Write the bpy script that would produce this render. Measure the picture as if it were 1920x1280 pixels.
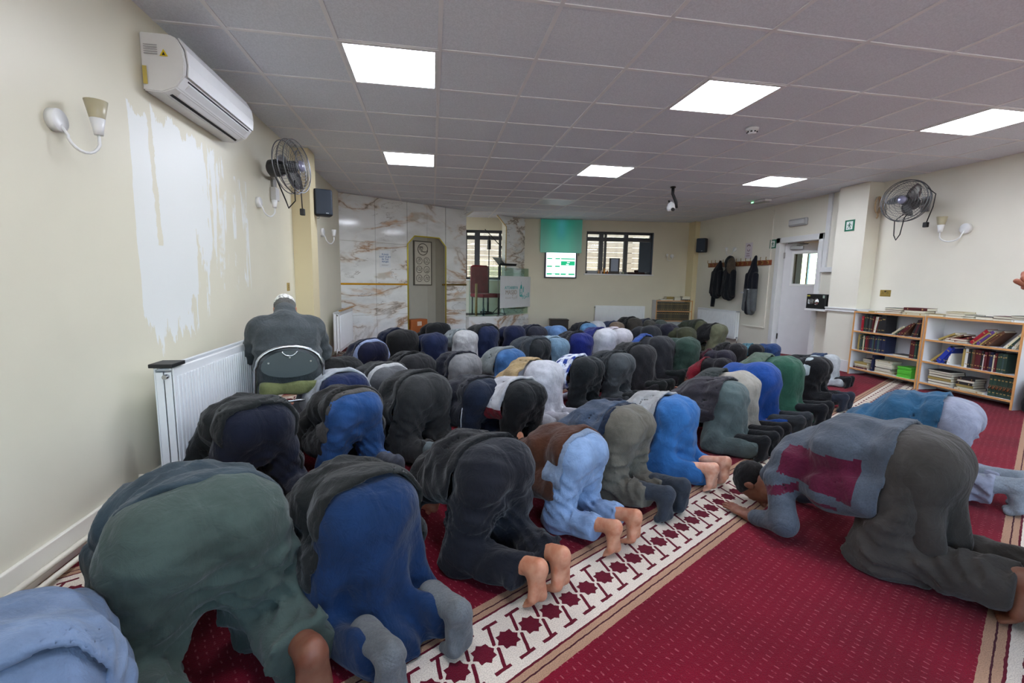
import bpy, bmesh, math, random
import numpy as np
from mathutils import Vector, Matrix, Euler

scene = bpy.context.scene
for _o in list(bpy.data.objects):
    bpy.data.objects.remove(_o)
C = scene.collection
PI = math.pi
CH = 1.19            # camera height above the carpet
CEIL = 2.573         # ceiling height
QI = math.radians(31.0)   # the prayer rows run at this angle to the room

# ------------------------------------------------------------------ camera
cam_d = bpy.data.cameras.new('camera')
cam_d.sensor_width = 36.0
cam_d.lens = 862.0 * 36.0 / 1920.0
cam_d.clip_start = 0.02
cam = bpy.data.objects.new('camera', cam_d)
C.objects.link(cam)
_yaw, _pit, _rol = .173, .132, .018
_f = Vector((math.sin(_yaw)*math.cos(_pit), math.cos(_yaw)*math.cos(_pit), -math.sin(_pit)))
_r = Vector((math.cos(_yaw), -math.sin(_yaw), 0))
_u = _r.cross(_f)
_R = _r*math.cos(_rol) + _u*math.sin(_rol)
_U = -_r*math.sin(_rol) + _u*math.cos(_rol)
cam.matrix_world = Matrix(((_R.x, _U.x, -_f.x, 0), (_R.y, _U.y, -_f.y, 0), (_R.z, _U.z, -_f.z, CH), (0, 0, 0, 1)))
scene.camera = cam
# ------------------------------------------------------------------ world, light, exposure
scene.view_settings.view_transform = 'Standard'
scene.view_settings.look = 'None'
scene.view_settings.gamma = 1.0
scene.view_settings.use_curve_mapping = False
scene.view_settings.exposure = 1.08
PANEL = 15.5         # radiance of the LED ceiling panels
w = bpy.data.worlds.new('world'); scene.world = w
w.use_nodes = True
wt = w.node_tree
bg = wt.nodes['Background']
sky = wt.nodes.new('ShaderNodeTexSky')
sky.sky_type = 'NISHITA'; sky.sun_disc = False; sky.sun_elevation = math.radians(32); sky.sun_rotation = math.radians(20)
wt.links.new(sky.outputs[0], bg.inputs[0])
bg.inputs[1].default_value = 0.6

sun_d = bpy.data.lights.new('sun', 'SUN'); sun_d.energy = 7.0; sun_d.angle = math.radians(.6); sun_d.color = (1, .95, .88)
sun = bpy.data.objects.new('sun', sun_d); C.objects.link(sun)
sun.rotation_euler = (math.radians(35), 0, math.radians(-20))     # high sun from behind the building, on the fence and the added yard

# ------------------------------------------------------------------ colour and node helpers
def lin(c):
    c = c/255.0
    return c/12.92 if c <= .04045 else ((c+.055)/1.055)**2.4
def col(rgb): return (lin(rgb[0]), lin(rgb[1]), lin(rgb[2]), 1.0)

class E:
    """tiny node-expression builder"""
    def __init__(s, nt, sock): s.nt, s.k = nt, sock
    def _m(s, op, o=None, o2=None, clamp=False):
        n = s.nt.nodes.new('ShaderNodeMath'); n.operation = op; n.use_clamp = clamp
        s.nt.links.new(s.k, n.inputs[0])
        for i, v in ((1, o), (2, o2)):
            if v is None: continue
            if isinstance(v, E): s.nt.links.new(v.k, n.inputs[i])
            else: n.inputs[i].default_value = v
        return E(s.nt, n.outputs[0])
    def __add__(s, o): return s._m('ADD', o)
    def __sub__(s, o): return s._m('SUBTRACT', o)
    def __mul__(s, o): return s._m('MULTIPLY', o)
    def __radd__(s, o): return s._m('ADD', o)
    def __rmul__(s, o): return s._m('MULTIPLY', o)
    def __rsub__(s, o): return s._m('MULTIPLY_ADD', -1.0, o)
    def __truediv__(s, o): return s._m('DIVIDE', o)
    def __lt__(s, o): return s._m('LESS_THAN', o)
    def __gt__(s, o): return s._m('GREATER_THAN', o)
    def abs(s): return s._m('ABSOLUTE')
    def min(s, o): return s._m('MINIMUM', o)
    def max(s, o): return s._m('MAXIMUM', o)
    def pingpong(s, o): return s._m('PINGPONG', o)
    def floormod(s, o): return s._m('FLOORED_MODULO', o)
    def sin(s): return s._m('SINE')
    def pow(s, o): return s._m('POWER', o)
    def ss(s, a, b):
        n = s.nt.nodes.new('ShaderNodeMapRange'); n.interpolation_type = 'SMOOTHSTEP'
        s.nt.links.new(s.k, n.inputs[0]); n.inputs[1].default_value = a; n.inputs[2].default_value = b
        return E(s.nt, n.outputs[0])

def new_mat(name):
    m = bpy.data.materials.new(name); m.use_nodes = True
    nt = m.node_tree
    return m, nt, nt.nodes['Principled BSDF']
def link(nt, a, b): nt.links.new(a, b)
def objxyz(nt, kind='Object'):
    t = nt.nodes.new('ShaderNodeTexCoord'); s = nt.nodes.new('ShaderNodeSeparateXYZ')
    link(nt, t.outputs[kind], s.inputs[0])
    return t.outputs[kind], E(nt, s.outputs[0]), E(nt, s.outputs[1]), E(nt, s.outputs[2])
def noise(nt, vec, scale, detail=3, rough=.5, dist=0):
    n = nt.nodes.new('ShaderNodeTexNoise'); n.inputs['Scale'].default_value = scale
    n.inputs['Detail'].default_value = detail; n.inputs['Roughness'].default_value = rough; n.inputs['Distortion'].default_value = dist
    if vec is not None: link(nt, vec, n.inputs['Vector'])
    return E(nt, n.outputs[0])
def mixc(nt, fac, a, b):
    n = nt.nodes.new('ShaderNodeMix'); n.data_type = 'RGBA'
    for v, i in ((fac, 0), (a, 6), (b, 7)):
        if isinstance(v, E): link(nt, v.k, n.inputs[i])
        elif hasattr(v, 'node'): link(nt, v, n.inputs[i])
        else: n.inputs[i].default_value = v
    return n.outputs[2]
def bump(nt, bsdf, hgt, strength=.3, dist=.01):
    b = nt.nodes.new('ShaderNodeBump'); b.inputs['Strength'].default_value = strength; b.inputs['Distance'].default_value = dist
    link(nt, hgt.k, b.inputs['Height']); link(nt, b.outputs[0], bsdf.inputs['Normal'])

_mc = {}
def plain(rgb, rough=.5, metal=0.0, var=.06, scale=8.0, name=None):
    k = ('p', tuple(rgb), rough, metal, var)
    if k in _mc: return _mc[k]
    m, nt, b = new_mat(name or 'paint')
    vec, x, y, z = objxyz(nt)
    nz = noise(nt, vec, scale, 4)
    c = col(rgb); d = tuple(max(0, v*(1-var*2)) for v in c[:3])+(1,)
    link(nt, mixc(nt, nz, c, d), b.inputs['Base Color'])
    b.inputs['Roughness'].default_value = rough; b.inputs['Metallic'].default_value = metal
    _mc[k] = m
    return m
def mute(rgb, s=.84, v=.86):
    g = (rgb[0]+rgb[1]+rgb[2])/3.0
    return tuple((g+(q-g)*s)*v for q in rgb)
def fabric(rgb, kind='cotton'):
    """woven cloth: colour with faint mottling, weave and crumple relief"""
    k = ('f', tuple(rgb), kind)
    if k in _mc: return _mc[k]
    m, nt, b = new_mat(kind+'_cloth')
    vec, x, y, z = objxyz(nt)
    c = col(mute(rgb))
    n1 = noise(nt, vec, 7, 5, .6)
    d = tuple(v*.62 for v in c[:3])+(1,)
    base = mixc(nt, n1.ss(.3, .75), c, d)
    if kind == 'denim':
        n2 = noise(nt, vec, 5, 2)
        lt = tuple(min(1, v*1.9+.03) for v in c[:3])+(1,)
        base = mixc(nt, n2.ss(.45, .75)*.55, base, lt)
    if kind == 'fleece':
        n2 = noise(nt, vec, 160, 2)
        base = mixc(nt, n2.ss(.35, .7)*.5, base, tuple(v*.55 for v in c[:3])+(1,))
    if kind == 'plaid':
        w1 = ((x+y*.35)*1.0).floormod(.085) < .042
        w2 = ((y-x*.2)*1.0).floormod(.085) < .042
        base = mixc(nt, w1*.75, base, col((215, 222, 235)))
        base = mixc(nt, w2*.55, base, col((225, 230, 240)))
    link(nt, base, b.inputs['Base Color'])
    b.inputs['Roughness'].default_value = .92
    b.inputs['Specular IOR Level'].default_value = .18
    if 'Sheen Weight' in b.inputs: b.inputs['Sheen Weight'].default_value = .12
    a = noise(nt, vec, 13, 4, .6, 1.2); f = noise(nt, vec, 420, 1)
    if kind == 'fleece': f = noise(nt, vec, 200, 2)
    mp = nt.nodes.new('ShaderNodeMapping'); mp.inputs['Scale'].default_value = (1.2, 1.0, .6); mp.inputs['Rotation'].default_value = (.5, .3, .2); link(nt, vec, mp.inputs[0])
    fo = noise(nt, mp.outputs[0], 7.5, 3, .5, 1.4)
    bump(nt, b, fo*.9+a*.5+f*.03, .6, .024)
    _mc[k] = m
    return m
def skin(rgb):
    k = ('s', tuple(rgb))
    if k in _mc: return _mc[k]
    m, nt, b = new_mat('skin')
    vec, x, y, z = objxyz(nt)
    c = col(rgb)
    n1 = noise(nt, vec, 26, 4)
    link(nt, mixc(nt, n1.ss(.3, .7), c, (c[0]*.82, c[1]*.6, c[2]*.52, 1)), b.inputs['Base Color'])
    b.inputs['Roughness'].default_value = .55
    b.inputs['Subsurface Weight'].default_value = .08
    b.inputs['Subsurface Radius'].default_value = (.01, .004, .002)
    bump(nt, b, noise(nt, vec, 130, 3), .15, .003)
    _mc[k] = m
    return m
def emis(rgb, s, name='glow'):
    m, nt, b = new_mat(name)
    b.inputs['Base Color'].default_value = col(rgb)
    b.inputs['Emission Color'].default_value = col(rgb); b.inputs['Emission Strength'].default_value = s
    return m
def glass(name='glass', tint=(240, 250, 248), rough=.0):
    m, nt, b = new_mat(name)
    out = nt.nodes['Material Output']; nt.nodes.remove(b)
    tr = nt.nodes.new('ShaderNodeBsdfTransparent'); gl = nt.nodes.new('ShaderNodeBsdfGlossy'); fr = nt.nodes.new('ShaderNodeFresnel')
    tr.inputs[0].default_value = col(tint); gl.inputs[1].default_value = rough; fr.inputs[0].default_value = 1.45
    mx = nt.nodes.new('ShaderNodeMixShader'); ge = nt.nodes.new('ShaderNodeNewGeometry')
    fac = E(nt, fr.outputs[0])*(1.0-E(nt, ge.outputs['Backfacing']))
    link(nt, fac.k, mx.inputs[0]); link(nt, tr.outputs[0], mx.inputs[1]); link(nt, gl.outputs[0], mx.inputs[2]); link(nt, mx.outputs[0], out.inputs[0])
    return m

# ------------------------------------------------------------------ object helpers
def tag(o, label=None, cat=None, group=None, kind=None):
    if label and len(label.split()) > 16: label = label.replace(' of the ', ' of ').replace(' on the ', ' on ').replace(' in the ', ' in ').replace(' from the ', ' from ').replace('from left', 'from left')
    if label: o['label'] = label
    if cat: o['category'] = cat
    if group: o['group'] = group
    if kind: o['kind'] = kind
    return o
def empty(name, loc=(0, 0, 0), rz=0.0, label=None, cat=None, group=None, kind=None):
    o = bpy.data.objects.new(name, None); C.objects.link(o)
    o.empty_display_size = .1
    o.location = loc; o.rotation_euler = (0, 0, rz)
    return tag(o, label, cat, group, kind)
def meshobj(name, me, mats, parent=None, loc=None, rot=None):
    o = bpy.data.objects.new(name, me); C.objects.link(o)
    if mats is not None:
        if not isinstance(mats, (list, tuple)): mats = [mats]
        if not me.materials:
            for m in mats: me.materials.append(m)
    if parent is not None: o.parent = parent
    if loc is not None: o.location = loc
    if rot is not None: o.rotation_euler = rot
    return o
def from_bm(name, bm, mats, parent=None, smooth=False, loc=None, rot=None):
    bmesh.ops.recalc_face_normals(bm, faces=bm.faces)
    me = bpy.data.meshes.new(name); bm.to_mesh(me); bm.free()
    if smooth:
        me.polygons.foreach_set('use_smooth', [True]*len(me.polygons))
    return meshobj(name, me, mats, parent, loc, rot)
def bx(bm, lo, hi, bev=0.0, mi=0):
    lo = Vector(lo); hi = Vector(hi)
    r = bmesh.ops.create_cube(bm, size=1.0)
    vs = r['verts']
    for v in vs:
        v.co = Vector(((lo[i]+hi[i])/2 + v.co[i]*(hi[i]-lo[i]) for i in range(3)))
    fs = set()
    for v in vs: fs.update(v.link_faces)
    if bev > 0:
        es = set()
        for v in vs: es.update(v.link_edges)
        g = bmesh.ops.bevel(bm, geom=list(es), offset=bev, segments=2, profile=.5, affect='EDGES')
        fs = set(f for f in g['faces'])
    for f in fs: f.material_index = mi
    return vs
def box(name, lo, hi, mats, parent=None, bev=0.0):
    bm = bmesh.new(); bx(bm, lo, hi, bev)
    return from_bm(name, bm, mats, parent)
def tube(bm, pts, r, seg=8, closed=False, cap=True, mi=0):
    pts = [Vector(p) for p in pts]; n = len(pts)
    rs = r if isinstance(r, (list, tuple)) else [r]*n
    rings = []; prev = None
    for i, p in enumerate(pts):
        a = pts[(i-1) % n] if (closed or i > 0) else p
        b = pts[(i+1) % n] if (closed or i < n-1) else p
        t = (b-a).normalized()
        if prev is None:
            q = Vector((0, 0, 1)) if abs(t.z) < .9 else Vector((1, 0, 0))
            n1 = t.cross(q).normalized()
        else:
            n1 = (prev - t*prev.dot(t)).normalized()
        prev = n1; n2 = t.cross(n1)
        rings.append([bm.verts.new(p + n1*math.cos(2*PI*k/seg)*rs[i] + n2*math.sin(2*PI*k/seg)*rs[i]) for k in range(seg)])
    m = n if closed else n-1
    for i in range(m):
        A, B = rings[i], rings[(i+1) % n]
        for k in range(seg):
            f = bm.faces.new((A[k], A[(k+1) % seg], B[(k+1) % seg], B[k])); f.material_index = mi; f.smooth = True
    if cap and not closed:
        f = bm.faces.new(rings[0]); f.material_index = mi
        f = bm.faces.new(list(reversed(rings[-1]))); f.material_index = mi
def lathe(bm, prof, seg=24, M=None, mi=0, cap=True):
    """prof: list of (r, z)"""
    M = M or Matrix.Identity(4)
    rings = []
    for r, z in prof:
        rings.append([bm.verts.new(M @ Vector((r*math.cos(2*PI*k/seg), r*math.sin(2*PI*k/seg), z))) for k in range(seg)])
    for A, B in zip(rings, rings[1:]):
        for k in range(seg):
            f = bm.faces.new((A[k], A[(k+1) % seg], B[(k+1) % seg], B[k])); f.material_index = mi; f.smooth = True
    if cap:
        bm.faces.new(list(reversed(rings[0]))).material_index = mi
        bm.faces.new(rings[-1]).material_index = mi
def prism(bm, poly, thick, M, mi=0):
    """extrude a 2D polygon (a,b) given in plane M's x,z by thick along M's y"""
    A = [bm.verts.new(M @ Vector((p[0], 0, p[1]))) for p in poly]
    B = [bm.verts.new(M @ Vector((p[0], thick, p[1]))) for p in poly]
    bm.faces.new(A).material_index = mi; bm.faces.new(list(reversed(B))).material_index = mi
    n = len(poly)
    for i in range(n):
        bm.faces.new((A[i], B[i], B[(i+1) % n], A[(i+1) % n])).material_index = mi
def arc(c, r, a0, a1, n, ax=(1, 0, 0), ay=(0, 0, 1)):
    c = Vector(c); ax = Vector(ax); ay = Vector(ay)
    return [c + ax*r*math.cos(a0+(a1-a0)*i/(n-1)) + ay*r*math.sin(a0+(a1-a0)*i/(n-1)) for i in range(n)]
def text(name, s, size, M, mat, parent, align='CENTER', depth=.0015, sx=1.0):
    cu = bpy.data.curves.new('t', 'FONT'); cu.body = s; cu.size = size; cu.align_x = align; cu.align_y = 'CENTER'
    cu.extrude = depth; cu.resolution_u = 2
    t = bpy.data.objects.new('t', cu)
    C.objects.link(t)
    dg = bpy.context.evaluated_depsgraph_get()
    me = bpy.data.meshes.new_from_object(t.evaluated_get(dg))
    bpy.data.objects.remove(t); bpy.data.curves.remove(cu)
    me.transform(M @ Matrix.Diagonal((sx, 1, 1, 1)))
    me.materials.clear()
    return meshobj(name, me, mat, parent)
def copyo(src, parent=None, **kw):
    o = src.copy(); C.objects.link(o)
    if parent is not None: o.parent = parent
    for k, v in kw.items(): setattr(o, k, v)
    return o
def copy_tree(root, label=None, group=None):
    r = root.copy(); C.objects.link(r)
    if label: r['label'] = label
    if group: r['group'] = group
    for ch in root.children:
        c = ch.copy(); C.objects.link(c); c.parent = r
        for g in ch.children:
            d = g.copy(); C.objects.link(d); d.parent = c
    return r
# ================================================================== SETTING
CREAM = (221, 216, 196)
def wall_mat(name, rgb, patch=False):
    m, nt, b = new_mat(name)
    vec, x, y, z = objxyz(nt)
    n1 = noise(nt, vec, 1.3, 4); n2 = noise(nt, vec, 9, 4)
    c = col(rgb)
    base = mixc(nt, n1.ss(.3, .7), c, tuple(v*.93 for v in c[:3])+(1,))
    if patch:   # stripped paint showing bare plaster, ragged drips along the right side
        nd = noise(nt, vec, 3.2, 6, .62); nh = noise(nt, vec, 14, 5, .6)
        mp = nt.nodes.new('ShaderNodeMapping'); mp.inputs['Scale'].default_value = (1, 9, 1.1)
        link(nt, vec, mp.inputs[0]); nv = noise(nt, mp.outputs[0], 1.5, 5, .6)
        w_ = (nd-.5)*.34+(nh-.5)*.08
        left = (y-2.74+w_*.15) > 0
        right = (y-3.35-w_*1.2-(nv-.5)*1.6-(z-.7)*.22) < 0
        top = (z+w_*.8+(nv-.5)*.35) < 2.06
        bot = (z-w_*.6-(nv-.5)*.9) > .86
        a = left*right*top*bot
        # narrow strip of paint left standing inside
        st = ((y-2.93-(nh-.5)*.05-(2.0-z)*.03).abs() < .022)*(z > 1.35)
        a = a*(1.0-st)
        left2 = (y-3.2) > 0
        drips = (nv.ss(.50, .56))*left2*((y-4.25) < 0)*((z-w_) < 1.95)*((z-w_-(nv-.5)*.6) > 1.05)*nd.ss(.42, .5)
        a = a.max(drips)
        edge = nh.ss(.5, .6)
        base = mixc(nt, a, base, col((228, 230, 227)))
        # dark mark under the radiator
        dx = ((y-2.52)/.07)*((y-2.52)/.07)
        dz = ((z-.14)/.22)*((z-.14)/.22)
        dark_mark = ((dx+dz)+(nd-.5)*1.5).ss(1.0, .1)
        base = mixc(nt, dark_mark*.3, base, col((110, 104, 82)))
        link(nt, base, b.inputs['Base Color'])
        bump(nt, b, n2*.3+a*-.35, .35, .006)
    else:
        link(nt, base, b.inputs['Base Color'])
        bump(nt, b, n2, .12, .004)
    b.inputs['Roughness'].default_value = .42
    return m
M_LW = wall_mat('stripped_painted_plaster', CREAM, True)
M_W = wall_mat('cream_painted_plaster', (227, 223, 210))
M_WF = wall_mat('beige_painted_plaster', (210, 203, 184))
M_WT = wall_mat('warm_painted_plaster', (222, 208, 170))
M_WHITE = plain((228, 229, 230), .35, name='white_gloss_paint')
M_RAD = plain((232, 234, 236), .3, name='white_enamel')
M_BLK = plain((22, 23, 26), .5, name='black_plastic')
M_CHROME = plain((190, 192, 196), .25, 1.0, name='chrome')
M_GOLD = plain((205, 150, 40), .3, .8, name='gold_trim')
M_WOODE = plain((206, 150, 92), .45, name='beech_edge')
M_PAPER = plain((222, 216, 196), .8, name='paper')

def structure(o): return tag(o, kind='structure')

# carpet ------------------------------------------------------------
def carpet_mat():
    m, nt, b = new_mat('prayer_carpet')
    vec, x, y, z = objxyz(nt)
    wob = (noise(nt, vec, 30, 2)-.5)*.008
    cs, sn = math.cos(QI), math.sin(QI)
    u = x*cs+y*sn+wob
    v = y*cs-x*sn+wob
    t = (v+.36).floormod(1.225)            # 0 at the near edge of a border
    W = .375
    inb = t < W
    yy = (t-W/2).abs()                     # distance from the border's centre line
    P = .102
    V = t-W/2
    us = (u.floormod(P)-P/2)               # 0 half way between two stars
    sg = (V > 0)*2.0-1.0
    uu = us*sg
    xs = P/2-us.abs()
    a = .0305
    star = (xs.max(yy) < a).max(((xs+yy)*.7071) < a)
    def seg(ax, ay, bx_, by_, r):
        dx, dy = bx_-ax, by_-ay; L = dx*dx+dy*dy
        h = (((uu-ax)*dx+(yy-ay)*dy)/L).max(0.0).min(1.0)
        ex = uu-ax-h*dx; ey = yy-ay-h*dy
        return (ex*ex+ey*ey) < r*r
    bars = ((yy-.086).abs() < .0062)*((uu > .008).max(uu < -.030))
    pat = star.max(bars).max(seg(.0, .012, .030, .082, .0062))
    l1 = ((yy-.128).abs() < .0042)         # dark red line outside the white rail
    l2 = ((yy-.157).abs() < .0028)         # thin dark line between the tan stripes
    white, tan, red = col((216, 204, 188)), col((170, 134, 108)), col((122, 6, 34))
    dk = col((64, 16, 28))
    c = mixc(nt, yy > .128, white, tan)
    c = mixc(nt, pat.max(l1), c, col((92, 8, 30)))
    c = mixc(nt, l2, c, dk)
    n1 = noise(nt, vec, 1.6, 3); n2 = noise(nt, vec, 55, 3)
    field = mixc(nt, n1.ss(.3, .7), red, col((100, 4, 26)))
    du = (u+wob).floormod(.026); dv = (v+((u/.052).sin()*.002)).floormod(.034)
    dots = (((du-.013).abs() < .0022)*((dv-.017).abs() < .0075))*n2.ss(.38, .6)
    field = mixc(nt, dots*.5, field, col((190, 110, 118)))
    c = mixc(nt, inb, field, c)
    pile = noise(nt, vec, 260, 2)
    c = mixc(nt, pile.ss(.3, .75)*.35, c, (0.02, .005, .008, 1))
    link(nt, c, b.inputs['Base Color'])
    b.inputs['Roughness'].default_value = .95; b.inputs['Specular IOR Level'].default_value = .1
    b.inputs['Sheen Weight'].default_value = .06
    bump(nt, b, pile+n2*.6, .6, .006)
    return m
bm = bmesh.new(); bx(bm, (-1.6, -2.6, -.06), (7.6, 11.5, 0))
structure(from_bm('floor', bm, carpet_mat()))

# walls -------------------------------------------------------------
LX, RX = -1.51, 5.95
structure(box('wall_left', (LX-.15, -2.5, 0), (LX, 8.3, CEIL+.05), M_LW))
structure(box('trim_1', (LX-.02, 5.52, 0), (-1.32, 5.80, CEIL), M_WT))          # chimney pier on the left
bm = bmesh.new()
def _wb(x0, x1, z0, z1): bx(bm, (x0, -2.65, z0), (x1, -2.5, z1))
_wb(LX-.15, 6.1, 0, .55); _wb(LX-.15, 6.1, 2.35, CEIL+.05); _wb(LX-.15, -1.0, .55, 2.35); _wb(2.0, 2.4, .55, 2.35); _wb(5.4, 6.1, .55, 2.35)  # unseen wall; openings added to let daylight onto the ceiling
structure(from_bm('wall_back', bm, M_W))
bm = bmesh.new()
for x_ in (-1.0, -.05, .95, 1.95, 2.4, 3.35, 4.35, 5.35): bx(bm, (x_, -2.6, .55), (x_+.05, -2.55, 2.35))
for x0, x1 in ((-1.0, 2.0), (2.4, 5.4)):
    bx(bm, (x0, -2.6, .55), (x1, -2.55, .60)); bx(bm, (x0, -2.6, 2.30), (x1, -2.55, 2.35))
structure(from_bm('window_back', bm, M_WHITE))  # frames of the added daylight openings behind the camera
structure(box('bounce_yard', (-6, -12, -.12), (12, -2.66, -.06), plain((190, 184, 174), .9)))  # unseen ground added to bounce sunlight up through the back openings
# right wall with the door opening Y 6.36..7.20, Z 0..1.92
bm = bmesh.new()
bx(bm, (RX, -2.5, 0), (RX+.14, 6.36, CEIL+.05)); bx(bm, (RX, 7.20, 0), (RX+.14, 10.2, CEIL+.05)); bx(bm, (RX, 6.36, 1.92), (RX+.14, 7.20, CEIL+.05))
structure(from_bm('wall_right', bm, M_W))
structure(box('trim_2', (5.73, 5.42, 0), (RX+.01, 5.88, CEIL), M_W))            # pilaster by the bookcases
structure(box('trim_3', (5.84, 9.72, 0), (RX+.01, 10.1, CEIL), M_WT))            # boxed pipes in the far corner
# far wall: line from FA to FB, with two window openings
FA = Vector((-1.6, 10.878, 0)); FB = Vector((5.95, 9.98, 0))
fd = (Vector((5.95, 9.98, 0))-Vector((2.08, 10.44, 0))).normalized()
FO = Vector((2.08, 10.44, 0))
fa = math.atan2(fd.y, fd.x)
MF = Matrix.Translation(FO) @ Matrix.Rotation(fa, 4, 'Z')   # local x along the far wall, y outwards, z up
def wall_with_holes(bm, x0, x1, z0, z1, th, holes, M):
    xs = sorted(set([x0, x1]+[h[0] for h in holes]+[h[1] for h in holes]))
    for a, b_ in zip(xs, xs[1:]):
        cuts = sorted([(h[2], h[3]) for h in holes if h[0] <= a+1e-6 and h[1] >= b_-1e-6])
        z = z0
        for c0, c1 in cuts+[(z1, z1)]:
            if c0 > z+1e-6:
                vs = bx(bm, (a, 0, z), (b_, th, c0))
                bmesh.ops.transform(bm, matrix=M, verts=vs)
            z = c1
WIN1 = (1.41, 2.97, 1.38, 2.33)
WIN2 = (-1.36, -.40, 1.20, 2.30)
bm = bmesh.new()
wall_with_holes(bm, -3.4, 4.05, 0, CEIL+.05, .24, [WIN1, WIN2], MF)
structure(from_bm('wall_far', bm, M_WF))

# ceiling: grid of tiles --------------------------------------------
def tile_mat():
    m, nt, b = new_mat('mineral_tile')
    vec, x, y, z = objxyz(nt)
    n = noise(nt, vec, 120, 3)
    link(nt, mixc(nt, n.ss(.35, .65), col((226, 231, 238)), col((214, 219, 226))), b.inputs['Base Color'])
    b.inputs['Roughness'].default_value = .9
    bump(nt, b, n, .2, .002)
    return m
ceil = structure(empty('ceiling', (0, 0, CEIL)))
structure(box('ceiling', (-1.7, -2.7, .06), (6.3, 11.0, .12), plain((90, 90, 90)), ceil)).name = 'ceiling_void_board'
MT = tile_mat()
GX, GY = .052, 3.05
bm = bmesh.new(); bx(bm, (-.291, -.291, .004), (.291, .291, .016), .003)
me_tile = bpy.data.meshes.new('ceiling_tile'); bm.to_mesh(me_tile); bm.free(); me_tile.materials.append(MT)
lit = [(c, r) for c in (-1, 3, 7) for r in (-8, -4, 0, 4)]
unlit = [(3, 8)]
for i in range(-3, 10):
    for j in range(-9, 13):
        if (i, j) in lit or (i, j) in unlit: continue
        cx, cy = GX+.6*(i+.5), GY+.6*(j+.5)
        # leave out tiles wholly behind the marble wall
        if (cy-8.16)*math.cos(.567)-(cx+1.5)*math.sin(.567) > .75: continue
        if cy > 10.9: continue
        if i == 9: 
            o = meshobj('ceiling_tile', me_tile, None, ceil, (GX+.6*i+.26, cy, 0)); o.scale = (.85, 1, 1)
        else:
            meshobj('ceiling_tile', me_tile, None, ceil, (cx, cy, 0))
MBAR = plain((236, 236, 238), .35, name='white_tee_bar')
for i in range(-2, 10):
    x = GX+.6*i
    o = box('tee_bar', (x-.012, -2.5, -.001), (x+.012, 11.0, .005), MBAR, ceil)
for j in range(-9, 13):
    y = GY+.6*j
    if y < 10.9: box('cross_bar', (LX, y-.012, -.0004), (RX, y+.012, .0045), MBAR, ceil)
structure(ceil)

# wall trims --------------------------------------------------------
box_ = box
structure(box('baseboard_left', (LX, -2.5, 0), (LX+.018, 5.52, .13), M_W, bev=.004))
structure(box('baseboard_right', (RX-.016, -2.5, 0), (RX, 5.42, .12), M_WHITE, bev=.004))
def frame_seg(name, lo, hi): return structure(box(name, lo, hi, M_WHITE, bev=.004))
frame_seg('baseboard_pillar', (5.712, 5.402, 0), (5.73, 5.88, .16))
frame_seg('baseboard_pillar_side', (5.712, 5.402, 0), (5.95, 5.42, .16))
bm = bmesh.new()
for a, b_ in (((5.705, 5.395, .835), (5.73, 5.9, .885)), ((5.705, 5.395, .835), (RX, 5.42, .885)), ((5.695, 5.388, .872), (5.73, 5.9, .892)),
              ((RX-.02, 5.88, .80), (RX, 6.29, .845))):
    bx(bm, a, b_, .004)
structure(from_bm('trim_4', bm, M_WHITE))       # dado rail round the pilaster
# panel mouldings on the right wall by the coats
bm = bmesh.new()
bx(bm, (RX-.012, 7.42, .40), (RX, 7.44, 2.5)); bx(bm, (RX-.02, 7.42, .40), (RX, 8.05, .425))
bx(bm, (RX-.02, 5.98+.42, 1.55), (RX, 5.98+.44, 1.56))
structure(from_bm('trim_5', bm, M_W))
# white trunking from the ceiling down to the box by the door
structure(box('trim_6', (RX-.03, 6.20, 1.46), (RX, 6.27, CEIL), M_WHITE, bev=.004))
box('trunking_box', (RX-.05, 6.02, 1.40), (RX, 6.27, 1.475), M_WHITE, bev=.006)
tag(bpy.data.objects['trunking_box'], 'white plastic junction box at the foot of trunking beside the door', 'box')
# pipes along the left skirting
for k, (px, pz, r) in enumerate(((LX+.035, .055, .013), (LX+.075, .03, .011))):
    bm = bmesh.new(); tube(bm, [(px, -2.4, pz), (px, 2.45, pz), (px, 2.52, pz+.05), (px, 2.54, .17)] if k == 0 else [(px, -2.4, pz), (px, 2.5, pz), (px, 2.57, pz+.04), (px+.02, 2.60, .15)], r, 10)
    tag(from_bm('heating_pipe', bm, plain((214, 208, 190), .4), smooth=False), ['cream heating pipe running nearest the left skirting board', 'cream heating pipe on the carpet side of the left skirting'][k], 'pipe')

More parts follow.
